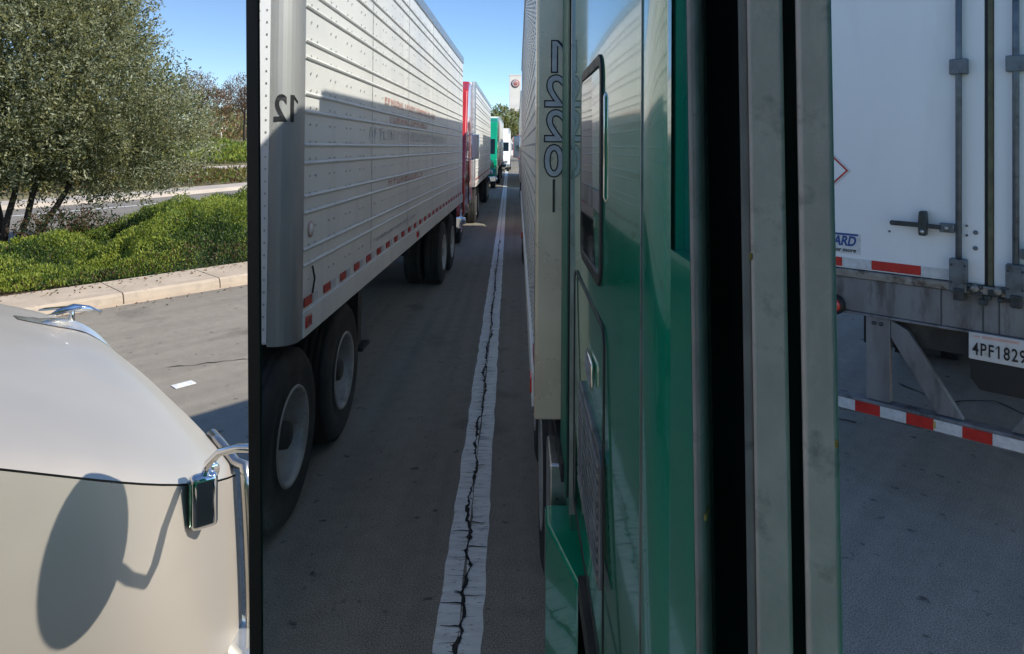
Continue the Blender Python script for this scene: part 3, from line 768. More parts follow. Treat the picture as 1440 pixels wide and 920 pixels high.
# sleeper shell with slight barrel to its flank
def flank(u, v_, y0=-.615, y1=-2.10, z0=.92, z1=4.11):
    y = y0 + (y1 - y0) * u; z = z0 + (z1 - z0) * v_
    x = X0 - .006 * math.sin(u * math.pi) + .030 * abs(v_ * 2 - 1) ** 3 + .03 * max(0, u - .94) / .06
    return (gx(x), gy(y), z)
MB().grid(flank, 24, 20).build('sleeper_side', G, GT)
gbox('sleeper', G, .055, XR, -2.10, -.62, .92, 4.09, .03)
MB().box(gx(.012), gx(.05), gy(-2.39), gy(-2.06), .95, 4.10).build('rear_fairing', M['greenmatt'], GT, bevel=.012)
# door with window opening
wy0, wy1, wz0, wz1 = -.435, .46, 2.115, 2.78
d = MB()
def door_rear(u, v_):
    y = -.600 + (wy0 + .600) * u
    return (gx(X0 - .0075 * math.sin(u * math.pi) * .5 + .006 * u), gy(y), .95 + 2.15 * v_)
d.grid(door_rear, 10, 2)
d.box(gx(X0 + .006), gx(X0 + .05), gy(wy0), gy(.62), .95, wz0); d.box(gx(X0 + .006), gx(X0 + .05), gy(wy0), gy(.62), wz1, 3.1)
d.box(gx(X0 + .006), gx(X0 + .05), gy(wy1), gy(.62), wz0, wz1); d.box(gx(X0 + .012), gx(X0 + .05), gy(-.598), gy(wy0 + .001), .95, 3.1)
d.build('door', G, GT)
MB().box(gx(X0 + .022), gx(X0 + .030), gy(wy0), gy(wy1), wz0, wz1).build('door_window', M['greenrecess'], GT)
gbox('door_edge_highlight', M['alu'], X0 - .002, X0 + .01, -.609, -.605, .98, 3.1)  # bright strip standing in for the highlight along the door edge
cp = [(gy(-.62), .95), (gy(.62), .95), (gy(.62), 1.75), (gy(.35), 2.78), (gy(.10), 3.25), (gy(-.62), 4.08)]
MB().prism(cp, 'x', gx(X0 + .056), gx(XR)).build('cab', G, GT, bevel=.02)
MB().prism([(gy(.63), 1.80), (gy(.645), 1.81), (gy(.375), 2.74), (gy(.36), 2.73)], 'x', gx(.14), gx(XR - .12)).build('windscreen', M['glassdark'], GT)
def ghood(u, v_):
    y = .62 + u * 1.66; a_ = v_ * math.pi; wd = .98 - .22 * u; top = 1.70 - .32 * u ** 1.5
    cx_ = math.cos(a_); cz = math.sin(a_)
    return (math.copysign(abs(cx_) ** .45, cx_) * wd, gy(y), .9 + (top - .9) * cz ** .45)
hm = MB().grid(ghood, 12, 24); hm.add([ghood(1, k / 24) for k in range(25)], [tuple(range(25))]); hm.build('hood', G, GT)
MB().box(-.55, .55, -.04, .0, .75, 1.35).build('grille', M['chrome'], GT, bevel=.02)
MB().box(-1.1, 1.1, -.1, .08, .38, .68).build('bumper', M['chrome'], GT, bevel=.04)
for s_ in (-1, 1):
    MB().box(s_ * .62, s_ * .92, -.30, -.05, .80, 1.02).build('headlight', M['headlamp'], GT, bevel=.05)
    fe = [(-1.05 + .62 * math.cos(math.pi * k / 8), .55 + .58 * math.sin(math.pi * k / 8)) for k in range(9)] + [(-1.05 + .56 * math.cos(math.pi * k / 8), .55 + .53 * math.sin(math.pi * k / 8)) for k in range(8, -1, -1)]
    MB().prism(fe, 'x', s_ * .62, s_ * 1.10).build('fender', G, GT, bevel=.01)
    wheel_parts(GT, s_ * 1.08, -1.05, s_, False)
    for yy in (-3.25, -4.50): wheel_parts(GT, s_ * 1.235, gy(yy), s_, True)
MB().box(-.42, -.34, gy(-5.2), -.5, .72, .98).box(.34, .42, gy(-5.2), -.5, .72, .98).build('chassis_rail', M['darksteel'], GT)
# sleeper window: tall slot, rubber surround, split by a bar
def slot(y0, y1, z0, z1, r, x0, x1, name, m, parent=None, hole=None):
    def outline(d_):
        p = []
        for cy, cz, a0 in ((y1 - r, z1 - r, 0), (y0 + r, z1 - r, 90), (y0 + r, z0 + r, 180), (y1 - r, z0 + r, 270)):
            for k in range(7):
                a_ = R(a0 + k * 15); p.append((cy + (r - d_) * math.cos(a_), cz + (r - d_) * math.sin(a_)))
        return p
    o = outline(0); n_ = len(o)
    if hole:
        i_ = outline(hole); mb = MB()
        v_ = [(gx(x0), gy(a_), b_) for a_, b_ in o] + [(gx(x0), gy(a_), b_) for a_, b_ in i_] + [(gx(x1), gy(a_), b_) for a_, b_ in o] + [(gx(x1), gy(a_), b_) for a_, b_ in i_]
        f_ = []
        for k in range(n_):
            k2 = (k + 1) % n_
            f_ += [(k, k2, n_ + k2, n_ + k), (k, 2 * n_ + k, 2 * n_ + k2, k2), (n_ + k, n_ + k2, 3 * n_ + k2, 3 * n_ + k)]
        mb.add(v_, f_)
        return mb.build(name, m, parent or GT, bevel=.003)
    return MB().prism([(gy(a_), b_) for a_, b_ in o], 'x', gx(x0), gx(x1)).build(name, m, parent or GT)
BY = .447
sw = slot(BY - 1.98, BY - 1.50, 1.93, 2.46, .06, X0 - .010, X0 + .01, 'sleeper_window', M['black'], hole=.028)
pn = slot(BY - 1.95, BY - 1.53, 1.96, 2.43, .03, X0 - .0062, X0 - .0055, 'pane', M['glassdark'], sw)
for v_ in pn.data.vertices: v_.co.x -= .0075 * ((gy(BY - 1.53) - v_.co.y) / .42 - .5)
MB().box(gx(X0 - .010), gx(X0 - .004), gy(BY - 1.955), gy(BY - 1.525), 2.10, 2.145).build('window_bar', M['greymetal'], sw)
# luggage hatch, grille, latch, grab bar
slot(BY - 2.20, BY - 1.45, 1.12, 1.86, .05, X0 - .0085, X0 - .004, 'hatch_seam', M['black'], hole=.010)
vg = slot(BY - 1.98, BY - 1.48, 1.28, 1.58, .03, X0 - .012, X0 + .0, 'vent_grille', M['greymetal'], hole=.02)
for k in range(11):
    o = MB().box(gx(X0 - .016), gx(X0), gy(BY - 1.96), gy(BY - 1.50), 1.30 + k * .0245, 1.312 + k * .0245).build('louvre', M['alu'], vg)
MB().box(gx(X0 - .012), gx(X0 - .004), gy(BY - 1.80), gy(BY - 1.66), 1.66, 1.72).build('hatch_latch', M['chrome'], GT, bevel=.006)
MB().tube([(gx(X0), gy(BY - 1.455), 2.37), (gx(X0 - .007), gy(BY - 1.455), 2.355), (gx(X0 - .007), gy(BY - 1.455), 2.14), (gx(X0), gy(BY - 1.455), 2.12)], .003, 8).build('grab_bar', M['chrome'], GT)
MB().box(gx(X0 - .0025), gx(X0 + .02), gy(-2.10), gy(-1.91), .93, 4.09).build('matt_cover_strip', M['greenmatt'], GT)  # matt strip added over the flank to kill the mirrored digits
MB().box(gx(X0 - .008), gx(X0 + .01), gy(-2.02), gy(-2.0), 1.0, 3.6).build('panel_seam', M['black'], GT)
MB().box(gx(X0 - .009), gx(X0 + .01), gy(-1.90), gy(-1.885), 1.0, 3.6).build('panel_trim', M['alu'], GT)
# chassis fairing, steps and boxes behind the cab
MB().prism([(gx(-.055), gy(-2.30)), (gx(-.055), gy(-2.16)), (gx(.030), gy(-1.80)), (gx(.030), gy(-1.2)), (gx(.30), gy(-1.2)), (gx(.30), gy(-2.30))], 'z', .32, .82).build('chassis_fairing', G, GT, bevel=.012)
MB().box(gx(-.035), gx(.42), gy(-2.62), gy(-2.34), .60, .96).build('battery_box', M['alu'], GT, bevel=.01)
MB().box(gx(.0), gx(.5), gy(-2.75), gy(-2.15), .98, 1.04).build('deck_plate', M['darksteel'], GT)
MB().box(gx(.03), gx(.35), gy(-1.75), gy(-1.2), .40, .88).build('step_box', M['darksteel'], GT)

# ------------------------------------------------------------------ trailer ahead: its rear end
AT = thing('semi_trailer', 'white trailer rear with red and white bumper tape and plate 4PF1829', 'trailer', (-.63, 4.68, 0))
AL = 12.5
def ax(a_): return a_ + .63
MB().box(-1.28, 1.28, .03, AL, 1.12, 4.05).build('cargo_box', M['white'], AT)
# rear frame and doors
MB().box(-1.30, -1.24, -.012, .05, 1.12, 4.08).box(1.24, 1.30, -.012, .05, 1.12, 4.08).box(-1.24, 1.24, -.012, .05, 4.0, 4.08).build('rear_frame', M['alu'], AT, bevel=.004)
dl = MB().box(-1.235, -.012, -.004, .04, 1.395, 3.995).build('rear_door', M['white'], AT, bevel=.005)
dr = MB().box(.030, 1.235, -.004, .04, 1.395, 3.995).build('rear_door', M['white'], AT, bevel=.005)
MB().box(-.012, .004, .004, .03, 1.395, 3.99).build('door_gap', M['black'], AT)
MB().box(.004, .028, -.014, .02, 1.395, 3.99).build('door_seal', M['olivegasket'], AT, bevel=.003)
def rod(parent, xc, zh):
    r_ = MB().tube([(xc, -.038, 1.30), (xc, -.038, 3.98)], .0165, 14).build('lock_rod', M['lockrod'], parent)
    MB().box(xc - .045, xc + .042, -.062, -.005, 1.345, 1.535).build('rod_guide', M['lockrod'], r_, bevel=.006)
    MB().box(xc - .022, xc + .030, -.075, -.055, 1.30, 1.37).build('cam_keeper', M['bracket'], r_, bevel=.006)
    for z_ in (2.6, 3.3):
        MB().box(xc - .045, xc + .045, -.058, -.005, z_, z_ + .09).build('rod_guide', M['lockrod'], r_, bevel=.006)
    bl = MB()
    for bx_, bz_ in ((-.033, 1.50), (.033, 1.50), (-.033, 1.40), (.033, 1.40)):
        bl.lathe([(-.068, .0), (-.068, .006), (-.06, .0075)], (xc + bx_, 0, bz_), 8, 'y')
    bl.build('guide_bolt', M['bracket'], r_)
    # handle with its hinge lug
    return r_
r1 = rod(dl, -.132, 1.72); r2 = rod(dr, .135, 1.62); r3 = rod(dl, -1.02, 1.6) if False else None; r4 = rod(dr, 1.0, 1.6)
def handle(parent, xc, z, sg, Lh=.35, twist=.0):
    h = MB().box(xc + sg * .02, xc + sg * .095, -.052, -.022, z - .030, z + .024).build('handle_lug', M['lockrod'], parent, bevel=.006)
    MB().lathe([(-.064, .0), (-.064, .009), (-.05, .011)], (xc + sg * .058, 0, z - .004), 12, 'y').build('lug_pin', M['alu'], h)
    MB().prism([(xc + sg * .085, z - .016), (xc + sg * .085, z + .010), (xc + sg * .20, z + .016), (xc + sg * Lh, z + .018), (xc + sg * (Lh + .008), z + .005), (xc + sg * Lh, z - .012), (xc + sg * .20, z - .012)], 'y', -.056, -.040).build('door_handle', M['bracket'], parent, bevel=.004)
    k = MB().prism([(xc + sg * .18 - .018, z + .085), (xc + sg * .18 + .018, z + .085), (xc + sg * .18 + .023, z + .02), (xc + sg * .18 + .020, z - .06), (xc + sg * .18 - .020, z - .06), (xc + sg * .18 - .023, z + .02)], 'y', -.066, -.004)
    k.build('handle_catch', M['bracket'], parent, bevel=.007)
    MB().lathe([(-.074, .0), (-.074, .010), (-.06, .013)], (xc + sg * .18, 0, z - .035), 10, 'y').build('catch_bolt', M['alu'], h)
handle(dl, -.132, 1.712, -1); handle(dr, .135, 1.60, 1)
bt = MB()
for bx_, bz_ in ((-.055, 1.69), (-.056, 1.60)): bt.lathe([(-.012, 0), (-.012, .011), (-.004, .013)], (bx_, 0, bz_), 12, 'y')
for bx_, bz_ in ((-.097, 1.67), (-.098, 1.725), (-.50, 1.655)): bt.lathe([(-.010, 0), (-.010, .006), (-.004, .007)], (bx_, 0, bz_), 10, 'y')
bt.build('door_bolt', M['lockrod'], dl)
for sg, dd in ((-1, dl), (1, dr)):
    for z_ in (1.75, 2.35, 2.95, 3.55):
        MB().box(sg * 1.10, sg * 1.29, -.020, -.003, z_ - .045, z_ + .045).build('hinge', M['alu'], dd, bevel=.005)
# tape along the door bottoms
def tape(parent, xs, z0, z1, y, cols, dz=0):
    prev = {}
    for (a_, b_), c_ in zip(xs, cols):
        MB().box(a_, b_, y - .002, y + .004, z0, z1).build('reflective_strip', M['tapered' if c_ == 'r' else 'tapewhite'], parent)
tape(dl, [(-1.20, -1.045), (-1.04, -.775), (-.773, -.602), (-.600, -.330), (-.328, -.180)], 1.405, 1.462, -.006, 'wrwrw')
tape(dr, [(.20, .47), (.472, .74), (.742, 1.0)], 1.405, 1.462, -.006, 'rwr')
# sill and lower beam
MB().box(-1.30, 1.30, -.030, .06, 1.342, 1.392).build('sill', M['sill'], AT, bevel=.006)
MB().box(-1.30, 1.30, -.016, .10, 1.128, 1.341).build('rear_beam', M['greymetal'], AT, bevel=.005)
MB().box(-1.30, 1.30, -.026, .10, 1.112, 1.127).build('beam_lip', M['greymetal'], AT, bevel=.003)
for xx in (-.225, -.02, .055, .30): MB().box(xx, xx + .005, -.020, -.014, 1.13, 1.34).build('weld_line', M['bracket'], AT)
# battered keepers by the door gap
q = random.Random(3); kk = MB()
for i in range(16):
    x_ = q.uniform(-.09, .16); z_ = q.uniform(1.30, 1.385); s_ = q.uniform(.008, .022)
    kk.box(x_ - s_, x_ + s_, -.034 - s_ * .5, -.01, z_ - s_ * .8, z_ + s_ * .8)
kk.build('latch_hardware', M['bracket'], AT, bevel=.004)
for xx in (-.055, .055): MB().lathe([(-.05, 0), (-.05, .018), (-.03, .026), (-.01, .026)], (xx, 0, 1.375), 14, 'y').build('keeper_boss', M['sill'], AT)
for sg in (-1, 1):
    for xx in (.79, .98):
        if sg == 1 and xx > .9: pass
    bz = MB().lathe([(-.055, 0), (-.055, .050), (-.048, .062), (-.012, .066)], (sg * .815 if sg == 1 else -.815, 0, 1.155), 28, 'y').build('light_bezel', M['black'], AT)
    MB().lathe([(-.075, 0), (-.072, .030), (-.060, .044), (-.05, .046)], (sg * .815, 0, 1.155), 28, 'y').build('tail_light', M['redlens'], bz)
# underride guard
MB().box(-1.13, 1.13, -.030, .06, .490, .590).build('guard_bar', M['greymetal'], AT, bevel=.007)
xs = [-.688 + i * .1435 for i in range(-3, 12)]
tape(AT, [(a_, a_ + .1425) for a_ in xs], .505, .570, -.034, ['w' if i % 2 else 'r' for i in range(1, 16)][::1])
MB().box(-.330 + .07, -.322 + .075, -.038, -.034, .52, .56).build('tape_chip', M['dot'], AT)
for sg in (-1, 1):
    MB().box(sg * .495, sg * .632, -.012, .045, .592, 1.115).build('guard_post', M['greymetal'], AT, bevel=.005)
    MB().prism([(sg * .494, 1.108), (sg * .400, 1.060), (sg * .112, .594), (sg * .245, .594), (sg * .494, 1.0)], 'y', -.004, .040).build('guard_brace', M['greymetal'], AT, bevel=.004)
    pb = MB()
    for xx in (.545, .585): pb.lathe([(-.024, 0), (-.024, .011), (-.012, .012)], (sg * xx, 0, 1.075), 10, 'y')
    pb.build('post_bolt', M['bracket'], AT)
MB().box(-.46, .46, .05, .12, .96, 1.110).build('cross_member', M['darksteel'], AT)
pl_ = MB().box(-.083, .222, -.040, -.034, .972, 1.124).build('licence_plate', M['plate'], AT, bevel=.002)
for i, ch in enumerate('4PF1829'):
    text('plate_number', ch, .100, M['blackink'], pl_, (-.050 + i * .0362, -.042, 1.030), '-y', sx=.62, depth=.0015, bold=.0012)
MB().box(-.060, -.030, -.0418, -.040, 1.100, 1.108).build('plate_sticker', M['redink'], pl_)
MB().box(-.018, .150, -.0418, -.040, 1.098, 1.112).build('plate_heading', M['redink'], pl_)
MB().prism([(-.075, .972), (.235, .972), (.235, .80), (-.03, .80), (-.075, .86)], 'y', -.030, -.018).build('plate_flap', M['black'], AT, bevel=.004)
# placard holder and maker's sticker, mostly behind the mirror frame
dm = [(-.722, 2.022), (-.865, 2.165), (-1.008, 2.022), (-.865, 1.879)]
ph = MB().prism(dm, 'y', -.010, -.003).build('placard_holder', M['tapewhite'], AT, bevel=.002)
MB().prism([(-.865 + (a_ + .865) * .90, 2.022 + (b_ - 2.022) * .90) for a_, b_ in dm], 'y', -.0115, -.0095).build('placard_border', M['tapered'], ph)
MB().prism([(-.865 + (a_ + .865) * .80, 2.022 + (b_ - 2.022) * .80) for a_, b_ in dm], 'y', -.013, -.0105).build('placard_face', M['white'], ph)
st = MB().box(-1.03, -.665, -.0065, -.0035, 1.488, 1.620).build('maker_sticker', M['tapewhite'], AT)
text('sticker_word', 'GUARD', .085, M['blueink'], st, (-.805, -.0075, 1.567), '-y', sx=.78, depth=.0008, bold=.003, shear=.2)
MB().box(-.99, -.678, -.0085, -.0064, 1.606, 1.618).build('sticker_bar', M['blueink'], st)
text('sticker_line', 'For more', .036, M['blackink'], st, (-.76, -.0075, 1.512), '-y', sx=1.0, depth=.0006, bold=.001, shear=.2)
# running gear far under the trailer
for sg in (-1, 1):
    for yy in (3.4, 4.65): wheel_parts(AT, sg * 1.24, yy, sg, True)
    MB().box(sg * .62, sg * 1.22, 2.1, 2.12, .35, 1.10).build('mud_flap', M['black'], AT)
MB().box(-.50, -.40, .12, AL, .88, 1.11).box(.40, .50, .12, AL, .88, 1.11).build('chassis_rail', M['darksteel'], AT)
MB().tube([(-1.1, 3.4, .51), (1.1, 3.4, .51)], .07).tube([(-1.1, 4.65, .51), (1.1, 4.65, .51)], .07).build('axle', M['darksteel'], AT)

# ------------------------------------------------------------------ queue further back, seen only in the mirror
VX, VY = -.175, .447
def back(px, l_=None, b_=None): return None
RT = tractor('red truck nosing up behind the long ribbed trailer', VX - 1.25 - 1.18, VY - 14.9, R(-.3), 'red', axle_y=(-5.3, -6.5), hood_z=1.75, roof=3.95, sleeper=1.3, hood_len=1.5, cab_len=1.5)
trailer('white trailer hauled by the red truck further back in the queue', VX - 1.2 - 1.29, VY - 19.3, 0, 11.0, ribbed=1, detail=1, r=.08, axles=(-8.3, -9.5))
tractor('bright green truck far back in the left lane', VX - 1.12 - 1.2, VY - 36, 0, 'green', axle_y=(-5.6, -6.8), roof=3.9)
trailer('pale trailer behind the far green truck', VX - 1.1 - 1.29, VY - 41.0, 0, 12.0, detail=1, r=.08)
tractor('white truck close behind our own trailer in the right lane', 1.2, VY - 17.0, 0, 'white', axle_y=(-5.6, -6.8), roof=3.9)
trailer('pale trailer second in our own lane', 1.2, VY - 22.2, 0, 12.6, detail=1, r=.08)
tractor('red truck far down the right lane', 1.2, VY - 37.2, 0, 'red', axle_y=(-5.6, -6.8), roof=3.7)
trailer('pale trailer behind the far red truck', 1.2, VY - 42.4, 0, 12.0, detail=1, r=.08)
tractor('small white truck farthest back in the left lane', VX - 1.9, VY - 62, 0, 'white', axle_y=(-5.6, -6.8), roof=3.5)
trailer('trailer behind the farthest left lane truck', VX - 2.1, VY - 67.2, 0, 12.0, detail=1, r=.08)
# white tower with a round emblem
TW = thing('tower', 'tall slim white tower with a round emblem near its top', 'tower', (VX - .95 * 180 / 957 * 4 + .2, VY - 180, 0))
TW.location.x = VX - (728 - 724) / 957 * 180
MB().box(-1.55, 1.55, -1.6, 1.6, 0, 21.0).build('shaft', M['tower'], TW, bevel=.05)
MB().box(-1.62, 1.62, -1.67, 1.67, 21.0, 21.3).build('cap', M['tower'], TW)
for k in range(3): MB().box(-1.56, 1.56, 1.602, 1.61, 4 + k * 4.5, 4.06 + k * 4.5).build('joint', M['alu'], TW)
em = MB()
for k in range(1): em.lathe([(0, 1.15), (.06, 1.15), (.06, 0)], (0, 1.602, 18.9), 32, 'y')
em.build('emblem', M['emblem'], TW)
MB().lathe([(.062, .75), (.09, .75), (.09, .6), (.062, .6)], (0, 1.602, 18.9), 32, 'y').build('emblem_ring', M['tapewhite'], TW)

# ------------------------------------------------------------------ vegetation
def leaf_mesh(name, pts, dirs, L_, W_, mats, choose, parent, kind=None, seed=1):
    """small folded leaf quads; pts (n,3), dirs (n,3) unit growth direction"""
    g_ = np.random.default_rng(seed); n_ = len(pts)
    rv_ = g_.normal(size=(n_, 3)); side = np.cross(dirs, rv_); side /= np.linalg.norm(side, axis=1)[:, None] + 1e-9
    l_ = L_ * g_.uniform(.6, 1.3, n_)[:, None]; w_ = W_ * g_.uniform(.6, 1.3, n_)[:, None]
    a_ = pts; b_ = pts + dirs * l_ * .5 + side * w_ * .5; c_ = pts + dirs * l_; d_ = pts + dirs * l_ * .5 - side * w_ * .5
    V = np.stack([a_, b_, c_, d_], 1).reshape(-1, 3)
    me = bpy.data.meshes.new(name)
    me.vertices.add(4 * n_); me.vertices.foreach_set('co', V.ravel())
    me.loops.add(4 * n_); me.loops.foreach_set('vertex_index', np.arange(4 * n_, dtype=np.int32))
    me.polygons.add(n_); me.polygons.foreach_set('loop_start', np.arange(0, 4 * n_, 4, dtype=np.int32))
    me.polygons.foreach_set('material_index', choose.astype(np.int32))
    me.update(calc_edges=True)
    for m_ in mats: me.materials.append(M[m_])
    o = link(name, me, None, parent)
    if kind: o['kind'] = kind
    return o
def unit(a_): return a_ / (np.linalg.norm(a_, axis=-1, keepdims=True) + 1e-9)

def crown_leaves(root, blobs, n_spray, per, L_, W_, mats, seed, upb=.7, spray_len=.45, name='crown', spread=.05, probs=(.4, .38, .22)):
    g_ = np.random.default_rng(seed); P_ = []; Dr = []; Ch = []
    vol = np.array([b[3] * b[4] * b[5] for b in blobs]); vol = vol ** .8; vol /= vol.sum()
    for bi, b in enumerate(blobs):
        m_ = int(n_spray * vol[bi]); dr_ = unit(g_.normal(size=(m_, 3))); rad = g_.uniform(.35, 1.05, m_)[:, None] ** .6
        o_ = np.array(b[:3]) + dr_ * rad * np.array(b[3:6])
        gd = unit(dr_ * .8 + np.array([0, 0, upb]) + g_.normal(size=(m_, 3)) * .35)
        tone = g_.choice(3, m_, p=list(probs))
        for k in range(per):
            t = (k + g_.uniform(0, 1, m_)[:, None]) / per
            P_.append(o_ + gd * spray_len * t + g_.normal(size=(m_, 3)) * spread * (1.2 - t * .6)); Dr.append(unit(gd + g_.normal(size=(m_, 3)) * .8))
            c_ = np.where(g_.uniform(size=m_) < .75, tone, g_.integers(0, 3, m_)); Ch.append(c_)
    return leaf_mesh(name, np.concatenate(P_), np.concatenate(Dr), L_, W_, mats, np.concatenate(Ch), root, seed=seed)

def branchy(root, base, tip, r0, r1, name='trunk', wob=.06, seed=1, n_=7):
    q_ = random.Random(seed); p = []
    b_ = Vector(base); t_ = Vector(tip)
    for i in range(n_ + 1):
        k = i / n_; v_ = b_.lerp(t_, k) + Vector((q_.uniform(-wob, wob), q_.uniform(-wob, wob), 0)) * (0 if i in (0,) else 1)
        p.append(v_)
    return MB().tube(p, [r0 + (r1 - r0) * i / n_ for i in range(n_ + 1)], 9).build(name, M['bark'], root)
# olive-like tree in the median strip
OTR = thing('olive_tree', 'large grey-green multi-trunked olive tree in the planted median', 'tree', (-16.2, 3.6, .1))
tr = [((-.5, -1.0, 0), (-1.5, -1.9, 2.6), .045), ((-.3, -.86, 0), (-.6, -1.3, 3.2), .04), ((-.1, -.66, 0), (-.3, -.6, 3.8), .10), ((.1, -.58, 0), (.1, .1, 3.6), .08), ((.15, -.40, 0), (.3, .5, 3.4), .08), ((.25, -.12, 0), (.5, 1.1, 2.6), .085)]
for i, (b_, t_, r_) in enumerate(tr):
    o = branchy(OTR, b_, t_, r_ * .8, r_ * .3, seed=20 + i)
    for k in range(4):
        q_ = random.Random(100 + i * 7 + k); s_ = Vector(b_).lerp(Vector(t_), .45 + .13 * k)
        e_ = s_ + Vector((q_.uniform(-1.1, 1.1), q_.uniform(-1.3, 1.5), q_.uniform(.5, 1.5)))
        branchy(o, s_, e_, r_ * .45, .012, 'limb', .05, 300 + i * 9 + k, 5)
blobs = [(-.4, -2.6, 3.4, 1.9, 2.0, 2.2), (.2, -.8, 4.6, 2.0, 1.9, 2.4), (0, .3, 3.3, 2.0, 1.6, 2.0), (.1, -.6, 2.1, 1.8, 1.9, 1.0), (-.4, -3.2, 1.9, 1.6, 1.7, .9),
         (.3, 1.5, 2.5, 1.5, 1.35, 1.3), (.1, 2.35, 2.0, 1.05, .95, .95), (.0, .8, 1.6, 1.4, 1.3, .60), (.2, .85, 4.2, 1.3, 1.05, 1.4), (0, .55, 5.6, 1.4, 1.05, 1.5), (-.2, -1.6, 6.0, 1.9, 1.8, 1.6),
         (.3, 1.5, 1.25, 1.0, .9, .45), (0, -1.4, 1.5, 1.5, 1.4, .45), (.1, 1.25, 3.6, .8, .5, .5)]
crown_leaves(OTR, blobs, 12500, 25, .078, .031, ('olive1', 'olive2', 'olive3'), 5, upb=.7, spray_len=.55, spread=.055)

# low planting in the median: mounded ground cover
def cover(name, region, n_, hfun, L_, W_, mats, seed, upw=1.2, probs=(.5, .35, .15)):
    g_ = np.random.default_rng(seed); x0, x1, y0, y1 = region
    x = g_.uniform(x0, x1, n_); y = g_.uniform(y0, y1, n_); h = hfun(x, y)
    z = .1 + h * np.clip(1 - np.abs(g_.normal(size=n_)) * .16, 0, 1)
    keep = h > .04; x, y, z, h = x[keep], y[keep], z[keep], h[keep]; n_ = len(x)
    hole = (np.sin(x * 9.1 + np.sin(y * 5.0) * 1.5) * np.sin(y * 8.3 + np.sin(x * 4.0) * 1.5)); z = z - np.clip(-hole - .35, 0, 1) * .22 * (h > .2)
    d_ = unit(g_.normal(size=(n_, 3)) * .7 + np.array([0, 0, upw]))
    nz = -2.2 * np.clip(-hole - .35, 0, 1) + np.sin(x * 2.3 + y * 1.1) + np.sin(y * 3.1 - x * .7) + g_.normal(size=n_) * 1.0  # darker leaves picked in the dips, painting shade between clumps
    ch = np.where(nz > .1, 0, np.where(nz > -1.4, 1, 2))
    dead = g_.uniform(size=n_) < np.where(x > -11.35, .16, .02); ch = np.where(dead, 3, ch)
    return leaf_mesh(name, np.stack([x, y, z], 1), d_, L_, W_, tuple(mats) + ('twig',), ch, None, 'stuff', seed)
def edge(x, a, b, soft):
    return np.clip((x - a) / soft, 0, 1) ** .5 * np.clip((b - x) / soft, 0, 1) ** .5
def hA(x, y):
    bump = .20 * (np.abs(np.sin(x * 2.2 + np.sin(y * 1.9) * .8) * np.sin(y * 2.0 + np.sin(x * 2.1) * .8)) ** .5 - .6) + .08 * np.sin(x * 2.1 + y * 1.7) + .09 * np.sin(y * 3.7 - x * 2.0) + .06 * np.sin(x * 7 + y * 5) + .03 * np.sin(x * 13 - y * 11)
    rise = np.clip((y - 3.75 - (-x - 13) * .28) / 1.25, 0, 1); rise = rise * rise * (3 - 2 * rise)
    base = .24 + .56 * rise
    fade = np.clip((-x - 10.95) / 1.1, 0, 1) ** .6
    return (base + bump) * fade * np.clip((15.6 + x) / .8, 0, 1) ** .5
c1 = cover('ground_cover_planting', (-16.4, -10.95, -.5, 8.5), 230000, hA, .052, .018, ('bush1', 'bush2', 'bush3'), 11)
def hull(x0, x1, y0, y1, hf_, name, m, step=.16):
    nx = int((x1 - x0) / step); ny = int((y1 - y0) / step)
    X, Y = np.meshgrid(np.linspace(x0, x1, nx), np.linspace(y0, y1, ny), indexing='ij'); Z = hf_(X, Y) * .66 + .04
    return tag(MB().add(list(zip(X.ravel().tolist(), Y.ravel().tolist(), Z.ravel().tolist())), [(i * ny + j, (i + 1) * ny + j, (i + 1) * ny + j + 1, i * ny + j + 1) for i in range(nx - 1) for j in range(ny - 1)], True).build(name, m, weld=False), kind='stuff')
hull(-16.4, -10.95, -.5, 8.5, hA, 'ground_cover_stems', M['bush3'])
for yA, yB in ((-24, -.5), (8.5, 40)):
    cover('ground_cover_planting', (-16.4, -10.95, yA, yB), 40000, hA, .13, .05, ('bush1', 'bush2', 'bush3'), 12 + int(yB))
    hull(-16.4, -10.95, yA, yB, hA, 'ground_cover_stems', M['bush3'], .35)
g_ = np.random.default_rng(77); nl = 420
lx = -10.86 + np.abs(g_.normal(size=nl)) * .28 ; lx[300:] = -9.86 + np.abs(g_.normal(size=nl - 300)) * .25; ly = g_.uniform(0, 9, nl)
lz = np.where(lx < -9.94, .158, .008)
ld = unit(np.stack([g_.normal(size=nl), g_.normal(size=nl), np.abs(g_.normal(size=nl)) * .15], 1))
leaf_mesh('leaf_litter', np.stack([lx, ly, lz], 1), ld, .045, .022, ('twig', 'brown1', 'bush3'), g_.integers(0, 3, nl), None, 'stuff', 78)
# purple-brown shrub under the trunks
PS = thing('shrub', 'dark purplish shrub at the foot of the olive tree', 'shrub', (-15.1, 3.7, .1))
crown_leaves(PS, [(0, 0, .30, .55, .6, .32), (.1, .6, .25, .4, .5, .25)], 420, 8, .07, .03, ('twig', 'bush3', 'olive3'), 61, upb=.8, spray_len=.2, spread=.03, probs=(.35, .3, .35))
MB().tube([(0, 0, 0), (.05, .05, .3)], [.03, .01], 6).build('trunk', M['bark'], PS)

# strip beyond the far road: path, grass, shrubs, bare-ish brown trees
def quad(name, m, pts, kind='structure'):
    return tag(MB().add(pts, [tuple(range(len(pts)))]).build(name, m), kind=kind)
def tz(x, y): return height(x, y)
